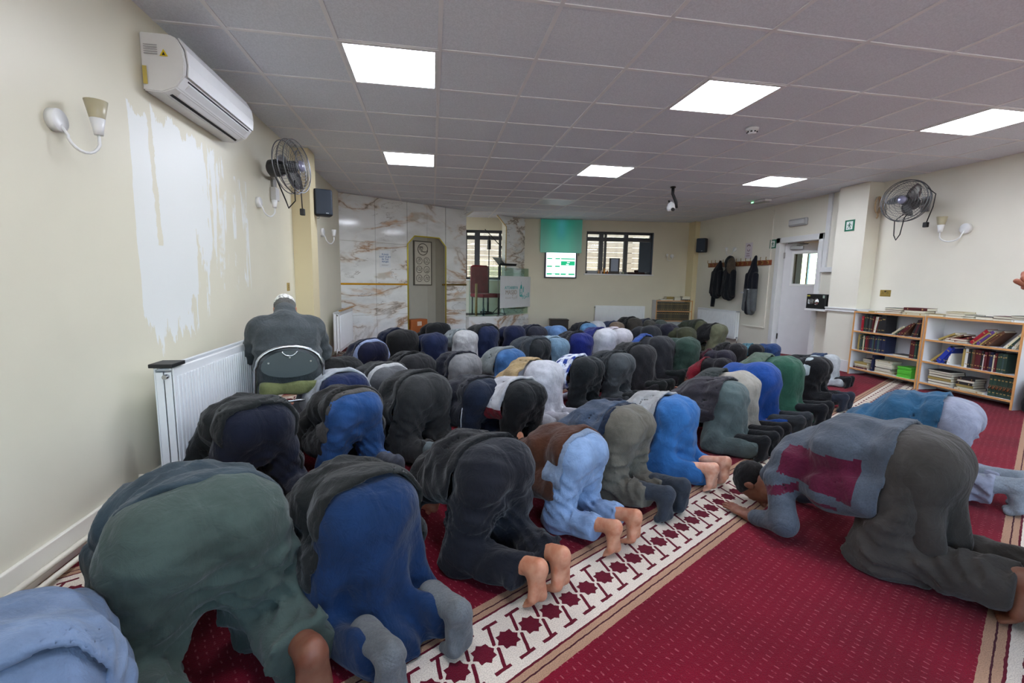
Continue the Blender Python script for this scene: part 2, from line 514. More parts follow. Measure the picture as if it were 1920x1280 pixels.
# ================================================================== MARBLE WALL (mihrab and minbar)
MA = Vector((-1.5, 8.16, 0)); md = (Vector((2.08, 10.44, 0))-MA).normalized(); ma = math.atan2(md.y, md.x)
MM = Matrix.Translation(MA) @ Matrix.Rotation(ma, 4, 'Z')   # x along the wall, y away from the room, z up
def marble():
    m, nt, b = new_mat('veined_marble')
    vec, x, y, z = objxyz(nt)
    mp = nt.nodes.new('ShaderNodeMapping'); mp.inputs['Rotation'].default_value = (0, -.6, 0); mp.inputs['Scale'].default_value = (.75, 1, 1.7)
    link(nt, vec, mp.inputs[0])
    n1 = noise(nt, mp.outputs[0], .85, 6, .56, .55); n2 = noise(nt, mp.outputs[0], 1.7, 6, .6, .5); n3 = noise(nt, vec, .8, 2); n4 = noise(nt, mp.outputs[0], 1.1, 4, .55, .4)
    cloud = mixc(nt, noise(nt, mp.outputs[0], 1.3, 5, .6, .3).ss(.42, .72), col((232, 234, 234)), col((204, 206, 205)))
    v1 = (n1-.5).abs().ss(.016, .0)*n3.ss(.36, .5); v1w = (n1-.5).abs().ss(.05, .0)*n3.ss(.36, .5)
    v2 = (n2-.46).abs().ss(.010, .0)*n3.ss(.46, .54)
    gold = col((196, 168, 136)); grey = col((120, 112, 104))
    blot = (n4.ss(.60, .66))*(n1.ss(.40, .47))*.75
    g = noise(nt, vec, 1.3, 3)
    c = mixc(nt, v1w*.5, cloud, gold)
    c = mixc(nt, blot, c, mixc(nt, n2.ss(.42, .58), col((196, 152, 108)), col((188, 180, 166))))
    c = mixc(nt, v1*.75, c, mixc(nt, g.ss(.42, .58), grey, col((160, 118, 80))))
    c = mixc(nt, v2*.6, c, grey)
    link(nt, c, b.inputs['Base Color'])
    b.inputs['Roughness'].default_value = .09
    return m
M_MARB = marble()
mw = empty('wall_marble', MA, ma, kind='structure')
def marble_panel(poly, name='marble_panel', th=.03, y0=0.0):
    bm = bmesh.new(); prism(bm, poly, th, Matrix.Translation((0, y0, 0)))
    return from_bm(name, bm, M_MARB, mw)
g_ = .004
Z = [0.0, .54, 1.07, 1.098, 1.80, CEIL]
rows = [(0, .54), (.545, 1.065), (1.1, 1.80), (1.805, 2.57)]
for a, b_ in ((-.02, .62), (.625, 1.245)):
    for z0, z1 in rows: marble_panel([(a, z0), (b_, z0), (b_, z1), (a, z1)])
# above the mihrab, following its cut corners
marble_panel([(1.255, 1.82), (1.40, 1.975), (1.67, 1.975), (1.67, 2.57), (1.255, 2.57)])
marble_panel([(1.675, 1.975), (1.94, 1.975), (2.085, 1.82), (2.085, 2.57), (1.675, 2.57)])
for z0, z1 in rows: marble_panel([(2.10, z0), (2.595, z0), (2.595, z1), (2.10, z1)])
# right of the minbar opening and above it
marble_panel([(2.60, 2.50), (2.72, 2.57), (2.60, 2.57)])
marble_panel([(3.40, 2.57), (3.66, 2.35), (3.66, 1.80), (4.24, 1.80), (4.24, 2.57)])
marble_panel([(3.66, .45), (4.24, .45), (4.24, 1.795), (3.66, 1.795)])
box('gold_strip', (-.02, -.012, 1.068), (1.25, .02, 1.097), M_GOLD, mw)
box('gold_strip', (2.02, -.012, 1.068), (2.60, .02, 1.097), plain((120, 92, 40), .3, .7), mw)
def strip(pts, r, mat, parent, name):
    bm = bmesh.new(); tube(bm, pts, r, 6); return from_bm(name, bm, mat, parent)
strip([(1.25, -.01, 0), (1.25, -.01, 1.82), (1.40, -.01, 1.975), (1.94, -.01, 1.975), (2.09, -.01, 1.82), (2.09, -.01, 0)], .013, plain((212, 196, 70), .3, .5), mw, 'mihrab_trim')
strip([(3.665, -.01, 1.45), (3.665, -.01, 2.35), (3.40, -.01, 2.56)], .014, plain((206, 182, 130), .4, .2), mw, 'opening_trim')
# backing that closes the wall behind the slabs
bm = bmesh.new()
for a in ((-.1, 0, 1.25, CEIL), (2.09, 0, 2.60, CEIL), (3.66, 0, 4.26, CEIL), (1.25, 1.98, 2.09, CEIL), (2.6, 0, 3.66, .44)):
    bx(bm, (a[0], .03, a[1]), (a[2], .12, a[3]))
prism(bm, [(2.6, 2.44), (2.8, 2.573), (2.6, 2.573)], .09, Matrix.Translation((0, .03, 0)))
from_bm('backing', bm, M_W, mw)
# mihrab niche: half-octagonal recess
nich = plain((172, 167, 156), .6, name='niche_paint')
pl = [(1.25, .03), (1.34, .22), (1.48, .30), (1.86, .30), (2.0, .22), (2.09, .03)]
bm = bmesh.new()
for (a, b_), (c_, d_) in zip(pl, pl[1:]):
    vs = [bm.verts.new(p) for p in ((a, b_, 0), (c_, d_, 0), (c_, d_, 2.02), (a, b_, 2.02))]; bm.faces.new(vs)
vt = [bm.verts.new((a, b_, 2.02)) for a, b_ in pl]; bm.faces.new(vt)
bmesh.ops.solidify(bm, geom=bm.faces[:], thickness=-.03)
from_bm('mihrab_niche', bm, nich, mw)

def under(parent_matrix, o):   # place an object that was built in a frame
    o.matrix_world = parent_matrix @ o.matrix_world
    return o
def framed(name, M, label, cat, group=None):
    e = empty(name, (0, 0, 0), 0, label, cat, group); e.matrix_world = M; return e
def MMt(x, y, z, rz=0): return MM @ Matrix.Translation((x, y, z)) @ Matrix.Rotation(rz, 4, 'Z')
def MFt(x, y, z, rz=0): return MF @ Matrix.Translation((x, y, z)) @ Matrix.Rotation(rz, 4, 'Z')

# calligraphy board in the niche
box('corridor_cupboard', (7.85, 8.98, 0), (7.99, 10.4, 2.2), plain((92, 66, 50), .6), None)
tag(bpy.data.objects['corridor_cupboard'], 'dark brown cupboard seen through the glass of the open door', 'cupboard')
e = framed('calligraphy_board', MMt(1.74, .295, 1.20), 'tall framed calligraphy board with round medallions inside the mihrab niche', 'picture')
box('board', (-.185, -.03, -.12), (.185, 0, .70), plain((196, 192, 178), .5), e)
bm = bmesh.new()
for lo, hi in (((-.205, -.04, -.14), (-.185, 0, .72)), ((.185, -.04, -.14), (.205, 0, .72)), ((-.205, -.04, -.14), (.205, 0, -.12)), ((-.205, -.04, .70), (.205, 0, .72))): bx(bm, lo, hi)
from_bm('frame', bm, plain((92, 88, 78), .4), e)
ink = plain((96, 92, 84), .6)
bm = bmesh.new()
for rx in (-.085, .085):
    for rz_ in (0.0, .17, .34):
        tube(bm, arc((rx, -.032, rz_), .066, 0, 2*PI*.97, 22), .005, 4, closed=False)
        rr = random.Random(int(rz_*100)+int(rx*1000))
        for q in range(3):
            a0 = rr.uniform(0, 6)
            tube(bm, arc((rx+rr.uniform(-.02, .02), -.032, rz_+rr.uniform(-.02, .02)), .03, a0, a0+2.6, 7), .004, 4)
from_bm('medallion', bm, ink, e)
bm = bmesh.new(); tube(bm, arc((0, -.032, .56), .11, 0, 2*PI*.98, 28), .008, 4)
for q in range(5): tube(bm, arc((-.05+.025*q, -.032, .56), .05, q, q+2.4, 8), .006, 4)
from_bm('large_medallion', bm, ink, e)
# box standing in the niche
e = framed('storage_box', MMt(1.44, .02, 0, .1), 'orange brown wooden box standing inside the mihrab at floor level', 'box')
box('body', (-.16, -.05, 0), (.22, .16, .42), plain((176, 98, 48), .5), e, bev=.006)
box('paper_label', (-.02, -.054, .30), (.08, -.05, .38), plain((220, 200, 180), .7), e)
# notice on the marble
e = framed('wall_notice', MMt(.80, -.004, 1.53), 'white paper notice with blue capitals taped to the veined marble wall', 'notice')
box('sheet', (-.105, -.002, -.15), (.105, 0, .15), plain((226, 230, 234), .6), e)
blue = plain((60, 110, 165), .6)
RX90 = Matrix.Rotation(PI/2, 4, 'X')
for k, s in enumerate(('PLEASE', 'KEEP QUIET', 'IN THE', 'MASJID')):
    text('lettering', s, .042, Matrix.Translation((0, -.004, .075-.042*k)) @ RX90, blue, e)
box('small_print', (-.07, -.003, -.105), (.07, -.002, -.10), plain((150, 150, 155)), e)
box('small_print', (-.07, -.003, -.12), (.05, -.002, -.115), plain((150, 150, 155)), e)

# minbar: platform, glass balustrade, sign ---------------------------
e = framed('minbar', MMt(2.60, 0, 0), 'low marble faced pulpit platform with glass balustrade in the wall opening', 'pulpit')
fr = [(0, .0), (0, -.10), (.62, -.30), (1.80, -.06), (1.80, .0)]
bm = bmesh.new()
A = [bm.verts.new((p[0], p[1], 0)) for p in fr]; B = [bm.verts.new((p[0], p[1], .43)) for p in fr]
bm.faces.new(A); bm.faces.new(B)
for i in range(len(fr)): bm.faces.new((A[i], A[(i+1) % 5], B[(i+1) % 5], B[i]))
from_bm('base', bm, M_MARB, e)
box('deck', (.02, .04, .40), (1.05, .9, .43), plain((60, 46, 40), .7), e)
gm = glass('balustrade_glass', (226, 236, 230))
def pane(p0, p1, z0, z1, name='glass_pane'):
    d = (Vector(p1)-Vector(p0)); L = d.length; a = math.atan2(d.y, d.x)
    bm = bmesh.new(); bx(bm, (0, -.004, z0), (L, .004, z1))
    bmesh.ops.transform(bm, matrix=Matrix.Translation((p0[0], p0[1], 0)) @ Matrix.Rotation(a, 4, 'Z'), verts=bm.verts)
    return from_bm(name, bm, gm, e)
pane((.01, -.08), (.61, -.28), .45, 1.46); pane((.64, -.28), (1.78, -.05), .45, 1.46)
for x_, y_ in ((.625, -.28), (1.79, -.045)):
    bm = bmesh.new(); tube(bm, [(x_, y_, .43), (x_, y_, 1.48)], .007, 8); from_bm('post', bm, plain((110, 110, 108), .3, .8), e)
bm = bmesh.new()
for z_ in (.56, .62): tube(bm, [(.9, .02, z_), (1.78, -.02, z_)], .006, 6)
from_bm('rail', bm, M_BLK, e)
# sign
sd = Vector((1.16, .235, 0)).normalized(); sa = math.atan2(sd.y, sd.x)
s = framed('masjid_sign', MMt(2.60+.655, -.305, .60, sa), 'white sign board reading ATTARBIYA MASJID hung on the glass of the pulpit', 'sign')
box('board', (0, -.012, 0), (1.16, 0, .68), plain((220, 222, 226), .5), s, bev=.003)
teal = plain((52, 176, 176), .5); brn = plain((170, 158, 146), .6); lg = plain((196, 190, 188), .6)
def T(s_, size, x_, z_, m_, sx=1.0): text('lettering', s_, size, Matrix.Translation((x_, -.014, z_)) @ RX90, m_, s, sx=sx)
T('ATTARBIYA', .092, .39, .43, teal); T('MASJID', .135, .39, .33, brn); 
T('\uFEAA\uFEA0\uFEB4\uFEE3 \uFE94\uFEF4\uFE91\uFEAE\uFE98\uFEDF\uFE8D', .085, .39, .225, lg)
T('\uFE94\uFEF4\uFE91\uFEAE\uFE98\uFEDF\uFE8D', .15, .90, .26, teal)
bm = bmesh.new(); J = Matrix.Translation((0, -.016, 0))
prism(bm, [(.70, .24), (.70, .40), (.725, .43), (.725, .24)], .003, J)
prism(bm, [(.725, .41), (.72, .45), (.735, .485), (.755, .51), (.775, .485), (.79, .45), (.785, .41)], .003, J)
prism(bm, [(.753, .50), (.757, .50), (.756, .57), (.754, .57)], .003, J)
prism(bm, [(.785, .24), (.785, .42), (.80, .42), (.80, .24)], .003, J)
prism(bm, [(.835, .33), (.835, .44), (.846, .465), (.857, .44), (.857, .33)], .003, J)
prism(bm, [(.70, .24), (.84, .24), (.84, .255), (.70, .255)], .003, J)
from_bm('mosque_emblem', bm, teal, s)
# red chair on the pulpit
e = framed('pulpit_chair', MMt(3.30, .22, .43), 'red upholstered chair standing on the pulpit behind the glass', 'chair')
redf = fabric((176, 30, 52), 'velvet')
bm = bmesh.new(); bx(bm, (-.25, .17, .42), (.25, .26, 1.08), .07); from_bm('backrest', bm, redf, e, smooth=True)
bm = bmesh.new(); bx(bm, (-.26, -.22, .38), (.26, .24, .47), .03); from_bm('seat', bm, redf, e, smooth=True)
for sx in (-1, 1):
    for yy in (-.19, .2):
        bm = bmesh.new(); tube(bm, [(sx*.22, yy, 0), (sx*.22, yy, .4)], .016, 8); from_bm('leg', bm, plain((70, 70, 72), .4, .7), e)
# wooden staff, bottle, clutter
bm = bmesh.new(); tube(bm, [(0, 0, .0), (.0, .0, .68)], .028, 10)
o = from_bm('wooden_staff', bm, plain((176, 138, 92), .5)); o.matrix_world = MMt(2.90, .05, .43); tag(o, 'pale wooden staff leaning by the red chair on the pulpit', 'staff')
bm = bmesh.new(); lathe(bm, [(.03, 0), (.035, .02), (.035, .13), (.014, .17), (.014, .19)], 14)
o = from_bm('water_bottle', bm, glass('bottle_plastic', (200, 215, 225), .1)); o.matrix_world = MMt(3.08, .02, .43); tag(o, 'clear plastic water bottle on the pulpit deck', 'bottle')
e = framed('cable_clutter', MMt(3.3, .1, .43), 'heap of black cables and plugs lying on the pulpit deck', 'cables')
bm = bmesh.new(); rr = random.Random(5)
for k in range(5):
    a = rr.uniform(0, 6); c0 = (rr.uniform(-.2, .3), rr.uniform(-.1, .15), .012+.012*k)
    tube(bm, arc(c0, rr.uniform(.07, .15), a, a+5.2, 18, (1, 0, 0), (0, 1, .1)), .008, 6)
from_bm('cable', bm, M_BLK, e)
box('adaptor', (-.12, -.02, 0), (.06, .06, .05), plain((90, 50, 50)), e, bev=.006)
# music-stand lectern
e = framed('lectern_stand', MMt(3.70, .12, .43), 'black folding music stand lectern on the pulpit in front of window', 'stand')
bm = bmesh.new(); tube(bm, [(0, 0, .1), (0, 0, 1.12)], .012, 8); from_bm('pole', bm, M_BLK, e)
for a in (0, 2.1, 4.2):
    bm = bmesh.new(); tube(bm, [(0, 0, .26), (.24*math.cos(a), .24*math.sin(a), .01)], .009, 6); from_bm('leg', bm, M_BLK, e)
bm = bmesh.new(); bx(bm, (-.25, -.004, -.14), (.25, .004, .14)); bx(bm, (-.25, -.05, -.145), (.25, .004, -.135))
bmesh.ops.transform(bm, matrix=Matrix.Translation((0, -.04, 1.17)) @ Matrix.Rotation(math.radians(-52), 4, 'X'), verts=bm.verts)
from_bm('desk', bm, M_BLK, e)
# boom microphone stand
e = framed('microphone_stand', MMt(3.36, .20, .43), 'black boom microphone stand rising above the pulpit chair', 'microphone stand')
bm = bmesh.new(); tube(bm, [(0, 0, .02), (0, 0, 1.72)], .011, 8); from_bm('pole', bm, M_BLK, e)
bm = bmesh.new(); tube(bm, [(-.12, 0, 1.84), (.0, -.02, 1.74), (.34, -.06, 1.46)], .009, 8); from_bm('boom', bm, M_BLK, e)
bm = bmesh.new(); tube(bm, [(.26, -.05, 1.53), (.40, -.07, 1.41)], [.014, .024], 10); from_bm('microphone', bm, M_BLK, e)
bm = bmesh.new(); bx(bm, (-.03, -.03, 1.42), (.03, .03, 1.62), .01); from_bm('clamp', bm, M_BLK, e)
bm = bmesh.new(); lathe(bm, [(.13, 0), (.13, .02), (.02, .03)], 20); from_bm('base', bm, M_BLK, e)

# ================================================================== WINDOWS
M_FR = plain((44, 46, 56), .4, name='dark_window_frame')
M_GL = glass('window_glass')
def window(idx, x0, x1, z0, z1, mull, label):
    e = empty('window_%d' % idx, (0, 0, 0), 0, kind='structure'); e.matrix_world = MF.copy()
    y0, y1 = .10, .16
    bm = bmesh.new(); t = .05
    for lo, hi in (((x0, y0, z0), (x0+t, y1, z1)), ((x1-t, y0, z0), (x1, y1, z1)), ((x0, y0, z0), (x1, y1, z0+t)), ((x0, y0, z1-t), (x1, y1, z1))): bx(bm, lo, hi, .004)
    from_bm('window_frame', bm, M_FR, e)
    for m_, w_ in mull: box('mullion', (m_-w_/2, y0-.01, z0), (m_+w_/2, y1+.01, z1), M_FR, e, bev=.004)
    box('transom', (x0, y0-.005, z1-.20), (x1, y1+.005, z1-.115), M_FR, e)
    xs = [x0]+[m_ for m_, _ in mull]+[x1]
    for a, b_ in zip(xs, xs[1:]): box('pane', (a+.02, .125, z0+.02), (b_-.02, .131, z1-.02), M_GL, e)
    # dark reveals and white sill
    bm = bmesh.new(); bx(bm, (x0, 0, z0), (x0+.006, .24, z1)); bx(bm, (x1-.006, 0, z0), (x1, .24, z1)); bx(bm, (x0, 0, z1-.006), (x1, .24, z1))
    from_bm('reveal', bm, plain((70, 74, 84), .6), e)
    box('window_sill', (x0-.03, -.035, z0-.03), (x1+.03, .12, z0), M_WHITE, e, bev=.004)
    return e
window(1, *WIN1, [(1.78, .10), (1.88, .05), (2.36, .09)], '')
window(2, *WIN2, [(-1.08, .12), (-.56, .06)], '')
bm = bmesh.new(); bx(bm, (2.66, .02, 1.43), (2.93, .06, 2.12)); o = from_bm('window_shutter', bm, plain((58, 70, 84), .6)); o.matrix_world = MF.copy()
tag(o, 'dark blue grey shutter folded at the right side of far window', 'shutter')
# things on the sill of window 1
def onsill(name, bm, mat, x, label, cat, y=.03, z=1.38, smooth=False, group=None):
    o = from_bm(name, bm, mat, smooth=smooth); o.matrix_world = MFt(x, y, z); return tag(o, label, cat, group)
e = framed('framed_notice', MFt(2.09, .03, 1.382), 'small dark framed notice standing on the far window sill', 'picture frame')
box('frame', (-.12, -.012, 0), (.12, .012, .36), plain((52, 44, 44), .5), e); box('sheet', (-.085, -.015, .06), (.085, -.0125, .34), plain((150, 160, 182), .5), e)
for k, (x_, c_, h_) in enumerate(((1.73, (196, 150, 110), .10), (1.79, (214, 196, 190), .08), (1.86, (206, 130, 30), .13), (1.93, (170, 90, 40), .08), (2.24, (210, 210, 205), .07), (2.30, (150, 150, 120), .06))):
    bm = bmesh.new(); lathe(bm, [(.018, 0), (.022, .01), (.022, h_*.7), (.009, h_*.85), (.009, h_)], 12)
    onsill('perfume_bottle', bm, plain(c_, .25), x_, ['tan bottle, leftmost on the far window sill', 'pale pink bottle second from left on far window sill', 'tall amber bottle on the far window sill', 'short brown bottle left of the framed notice on sill', 'white bottle just right of framed notice on window sill', 'small olive bottle right of framed notice on window sill'][k], 'bottle', smooth=False, group='bottles on the far window sill')
bm = bmesh.new(); bx(bm, (0, 0, 0), (.24, .06, .07), .004); onsill('name_block', bm, plain((150, 152, 160), .5), 1.46, 'grey oblong block at the left end of the window sill', 'box')
bm = bmesh.new(); bx(bm, (-.2, 0, 0), (.2, .07, .05), .01); bx(bm, (-.05, 0, .05), (.12, .06, .10), .02); onsill('folded_cloth', bm, fabric((62, 34, 30)), 2.62, 'dark brown folded cloth at the right end of window sill', 'cloth')
# outside: timber fence of horizontal boards, seen through both windows
e = framed('garden_fence', MFt(0, 2.6, 0), 'tall timber fence of horizontal boards outside the far windows', 'fence')
fm = plain((150, 128, 112), .8, var=.3)
bm = bmesh.new(); bx(bm, (-5.0, -.012, 0), (5.6, .012, .142), .003)
meb = bpy.data.meshes.new('board'); bm.to_mesh(meb); bm.free(); meb.materials.append(fm)
for k in range(20): meshobj('board', meb, None, e, (0, .004*(k % 2), .145*k), (math.radians(-3), 0, 0))
for x_ in (-4, -2.2, -.4, 1.4, 3.2, 5.0): box('post', (x_, .02, 0), (x_+.1, .12, 2.9), fm, e)
structure(box('ground_outside', (-8, 9, -.3), (12, 16, -.25), plain((150, 140, 128), .9)))
# ================================================================== DOOR on the right wall
bm = bmesh.new()
for lo, hi in (((RX-.03, 7.185, 0), (RX+.15, 7.28, 2.0)), ((RX-.03, 6.29, 0), (RX+.15, 6.375, 2.0)), ((RX-.03, 6.29, 1.905), (RX+.15, 7.28, 2.0))): bx(bm, lo, hi, .006)
dr = empty('door_1', (RX+.08, 7.17, 0), 0, kind='structure')
o = from_bm('door_frame', bm, M_WHITE, dr); o.matrix_parent_inverse = Matrix.Translation((-(RX+.08), -7.17, 0))
lf = Matrix.Rotation(math.radians(24), 4, 'Z')
# leaf local: x along the leaf width (towards -Y), built in its own frame
def leafbox(name, a0, a1, z0, z1, t0, t1, mat, bev=.003):
    bm = bmesh.new(); bx(bm, (t0, -a1, z0), (t1, -a0, z1), bev)
    o = from_bm(name, bm, mat, leaf); return o
bm = bmesh.new()
wx0, wx1, wz0, wz1 = .16, .66, 1.22, 1.72
for a0, a1, z0, z1 in ((0, wx0, 0, 1.90), (wx1, .82, 0, 1.90), (wx0, wx1, 0, wz0), (wx0, wx1, wz1, 1.90)): bx(bm, (-.02, -a1, z0), (.02, -a0, z1))
leaf = from_bm('door_leaf', bm, plain((222, 222, 226), .4), dr, rot=(0, 0, math.radians(26)))
bm = bmesh.new()
for a0, a1, z0, z1 in ((wx0-.04, wx0, wz0-.04, wz1+.04), (wx1, wx1+.04, wz0-.04, wz1+.04), (wx0, wx1, wz0-.04, wz0), (wx0, wx1, wz1, wz1+.04)): bx(bm, (-.032, -a1, z0), (.032, -a0, z1), .004)
from_bm('glazing_bead', bm, M_WHITE, leaf)
leafbox('pane', wx0, wx1, wz0, wz1, -.004, .004, M_GL, 0)
for z_ in (.25, 1.65):
    leafbox('hinge', -.012, .012, z_, z_+.1, -.035, -.02, M_CHROME, .002)
bm = bmesh.new(); bx(bm, (-.075, -.30, 1.79), (-.025, -.10, 1.85), .006); tube(bm, [(-.06, -.2, 1.86), (-.18, -.42, 1.87), (-.16, -.1, 1.89)], .008, 6)
from_bm('door_closer', bm, M_CHROME, leaf)
# corridor beyond
co = empty('corridor', (0, 0, 0), kind='structure')
box('corridor_floor', (RX+.14, 5.4, -.03), (8.2, 10.6, -.001), plain((120, 60, 50), .8), co)
box('corridor_ceiling', (RX+.14, 5.4, 2.30), (8.2, 10.6, 2.35), plain((224, 206, 180), .8), co)
box('corridor_side', (RX+.14, 10.5, 0), (8.2, 10.6, 2.3), plain((222, 212, 190)), co)
box('corridor_end', (RX+.14, 5.3, 0), (8.2, 5.4, 2.3), plain((222, 212, 190)), co)
bm = bmesh.new()
bx(bm, (8.0, 5.4, 0), (8.1, 10.5, .9)); bx(bm, (8.0, 5.4, 2.0), (8.1, 10.5, 2.3)); bx(bm, (8.0, 5.4, .9), (8.1, 8.2, 2.0)); bx(bm, (8.0, 9.55, .9), (8.1, 10.5, 2.0))
from_bm('corridor_wall', bm, plain((224, 216, 200)), co)
bm = bmesh.new()
for y_ in (8.2, 8.85, 9.5): bx(bm, (8.02, y_, 1.0), (8.06, y_+.04, 2.1))
bx(bm, (8.02, 8.2, .9), (8.06, 9.55, .94))
from_bm('corridor_window_frame', bm, M_WHITE, co)
box('corridor_window_glass', (8.035, 8.2, .9), (8.041, 9.55, 2.0), M_GL, co)
tag(empty('corridor_lamp', (7.1, 7.3, 2.26), 0, 'round lit ceiling lamp in the corridor beyond the open door', 'lamp'))
bm = bmesh.new(); lathe(bm, [(.13, 0), (.15, .02), (.15, .04)], 20); from_bm('diffuser', bm, emis((255, 214, 160), 14), bpy.data.objects['corridor_lamp'])
# ================================================================== CEILING FITTINGS
M_LED = emis((236, 242, 255), PANEL, 'led_diffuser')
M_OFF = plain((214, 218, 220), .4, name='unlit_diffuser')
bm = bmesh.new()
for lo, hi in (((-.298, -.298, -.004), (.298, -.272, .012)), ((-.298, .272, -.004), (.298, .298, .012)), ((-.298, -.272, -.004), (-.272, .272, .012)), ((.272, -.272, -.004), (.298, .272, .012))): bx(bm, lo, hi)
me_lf = bpy.data.meshes.new('frame'); bm.to_mesh(me_lf); bm.free(); me_lf.materials.append(M_WHITE)
bm = bmesh.new(); bx(bm, (-.272, -.272, 0), (.272, .272, .008)); me_ld = bpy.data.meshes.new('diffuser'); bm.to_mesh(me_ld); bm.free(); me_ld.materials.append(M_LED)
bm = bmesh.new(); bx(bm, (-.272, -.272, 0), (.272, .272, .008)); me_lo = bpy.data.meshes.new('diffuser'); bm.to_mesh(me_lo); bm.free(); me_lo.materials.append(M_OFF)
LL = {(-1, 0): 'large bright square ceiling panel nearest the air conditioner', (3, 0): 'bright square ceiling panel beside the smoke detector', (7, 0): 'bright ceiling panel above the right-hand wall fan',
      (-1, 4): 'smaller bright ceiling panel in front of the marble wall', (3, 4): 'small bright ceiling panel in front of the green banner', (7, 4): 'bright ceiling panel nearest the emergency exit light',
      (3, 8): 'unlit pale ceiling panel right above the green banner'}
for c, r in lit+unlit:
    if r == -8: continue
    lab = LL.get((c, r), 'bright square ceiling panel behind the camera, over the carpet')
    e = empty('ceiling_light', (GX+.6*(c+.5), GY+.6*(r+.5), CEIL), 0, lab, 'ceiling light', 'square ceiling light panels')
    meshobj('frame', me_lf, None, e); meshobj('diffuser', me_ld if (c, r) in lit else me_lo, None, e)
e = empty('smoke_detector', (2.82, 3.89, CEIL), 0, 'round white smoke detector on the ceiling', 'smoke detector')
bm = bmesh.new(); lathe(bm, [(.055, 0), (.052, -.02), (.03, -.022)], 24); from_bm('base', bm, M_WHITE, e)
bm = bmesh.new(); lathe(bm, [(.038, -.022), (.036, -.045), (.02, -.052)], 24); from_bm('head', bm, M_WHITE, e)
bm = bmesh.new()
for k in range(8): bx(bm, (.037*math.cos(k*PI/4)-.006, .037*math.sin(k*PI/4)-.006, -.040), (.037*math.cos(k*PI/4)+.006, .037*math.sin(k*PI/4)+.006, -.030))
from_bm('vent', bm, M_BLK, e)
e = empty('emergency_light', (5.40, 7.02, CEIL), math.radians(4), 'slim emergency light with small green lamp on the ceiling by the right wall', 'emergency light')
box('body', (-.11, -.16, -.035), (.02, .16, 0), M_WHITE, e, bev=.01)
box('lens', (-.09, -.14, -.045), (0, .14, -.034), plain((170, 176, 172), .3), e, bev=.006)
box('indicator', (-.115, .10, -.03), (-.108, .14, -.02), emis((120, 255, 160), 3), e)
e = empty('ceiling_camera', (3.44, 6.39, CEIL), 0, 'white camera hanging from a black bent bracket below the ceiling', 'camera')
bm = bmesh.new(); tube(bm, [(0, 0, 0), (.0, 0, -.10), (.05, -.02, -.22), (.06, -.02, -.30)], .022, 10); from_bm('bracket', bm, M_BLK, e)
bm = bmesh.new(); lathe(bm, [(.035, 0), (.04, -.015)], 14); from_bm('mount', bm, M_BLK, e)
bm = bmesh.new(); lathe(bm, [(.0, -.36), (.045, -.35), (.06, -.31), (.045, -.25), (.012, -.22)], 18, Matrix.Translation((-.04, -.05, 0)), cap=False); from_bm('housing', bm, M_WHITE, e)
bm = bmesh.new(); tube(bm, [(-.04, -.09, -.33), (-.045, -.125, -.34)], .024, 12); from_bm('lens', bm, M_BLK, e)
bm = bmesh.new(); tube(bm, [(-.07, -.02, -.20), (-.03, -.02, -.25), (.06, -.02, -.27)], .013, 8); from_bm('arm', bm, M_BLK, e)

# ================================================================== LEFT WALL
# air conditioner: long along Y, profile in (depth, z)
e = empty('air_conditioner', (LX, 2.90, 2.16), 0, 'white wall mounted air conditioner with yellow warning sticker', 'air conditioner')
prof = [(0, .0), (0, .29), (.14, .29), (.175, .275), (.205, .22), (.212, .15), (.205, .085), (.16, .025), (.09, -.005)]
L = .95
M_AC = plain((232, 233, 234), .22, name='glossy_white_plastic')
bm = bmesh.new()
A = [bm.verts.new((p[0], 0, p[1])) for p in prof]; B = [bm.verts.new((p[0], L, p[1])) for p in prof]
bm.faces.new(A); bm.faces.new(B)
for i in range(len(prof)):
    f = bm.faces.new((A[i], A[(i+1) % len(prof)], B[(i+1) % len(prof)], B[i])); 
bmesh.ops.bevel(bm, geom=[ed for ed in bm.edges], offset=.006, segments=2, affect='EDGES')
from_bm('casing', bm, M_AC, e)
bm = bmesh.new()
fp = [(.176, .278), (.207, .222), (.215, .15), (.209, .088)]
for a, b_ in zip(fp, fp[1:]):
    vs = [bm.verts.new(p) for p in ((a[0]+.002, .015, a[1]), (a[0]+.002, L-.015, a[1]), (b_[0]+.002, L-.015, b_[1]), (b_[0]+.002, .015, b_[1]))]; bm.faces.new(vs)
bmesh.ops.remove_doubles(bm, verts=bm.verts, dist=.0005)
bmesh.ops.solidify(bm, geom=bm.faces[:], thickness=.006)
from_bm('front_panel', bm, M_AC, e, smooth=False)
def ramp_box(name, t0, t1, y0, y1, lift, th, mat, par):   # strip lying on the sloping lower face
    p0, p1 = Vector((.205, 0, .085)), Vector((.10, 0, -.002)); d = p1-p0; nrm = Vector((d.z, 0, -d.x)).normalized()
    if nrm.z > 0: nrm = -nrm
    bm = bmesh.new(); q = [p0+d*t0, p0+d*t1]; vv = []
    for y in (y0, y1):
        for q_ in q:
            for l in (lift, lift+th): vv.append(bm.verts.new((q_.x+nrm.x*l, y, q_.z+nrm.z*l)))
    bmesh.ops.convex_hull(bm, input=vv); return from_bm(name, bm, mat, par)
ramp_box('outlet_slot', .06, .98, .05, L-.05, .001, .003, plain((40, 44, 52), .5), e)
ramp_box('louvre', .16, .80, .07, L-.06, .006, .008, M_AC, e)
bm = bmesh.new(); prism(bm, [(.095, .175), (.135, .175), (.115, .21)], .001, Matrix.Translation((0, -.008, 0))); from_bm('warning_sticker', bm, plain((226, 200, 20), .5), e)
bm = bmesh.new(); prism(bm, [(.107, .179), (.123, .179), (.115, .196)], .001, Matrix.Translation((0, -.0095, 0))); from_bm('warning_symbol', bm, M_BLK, e)
bm = bmesh.new()
for k in range(5): bx(bm, (.02, -.008, .225-.011*k), (.085, -.0065, .229-.011*k))
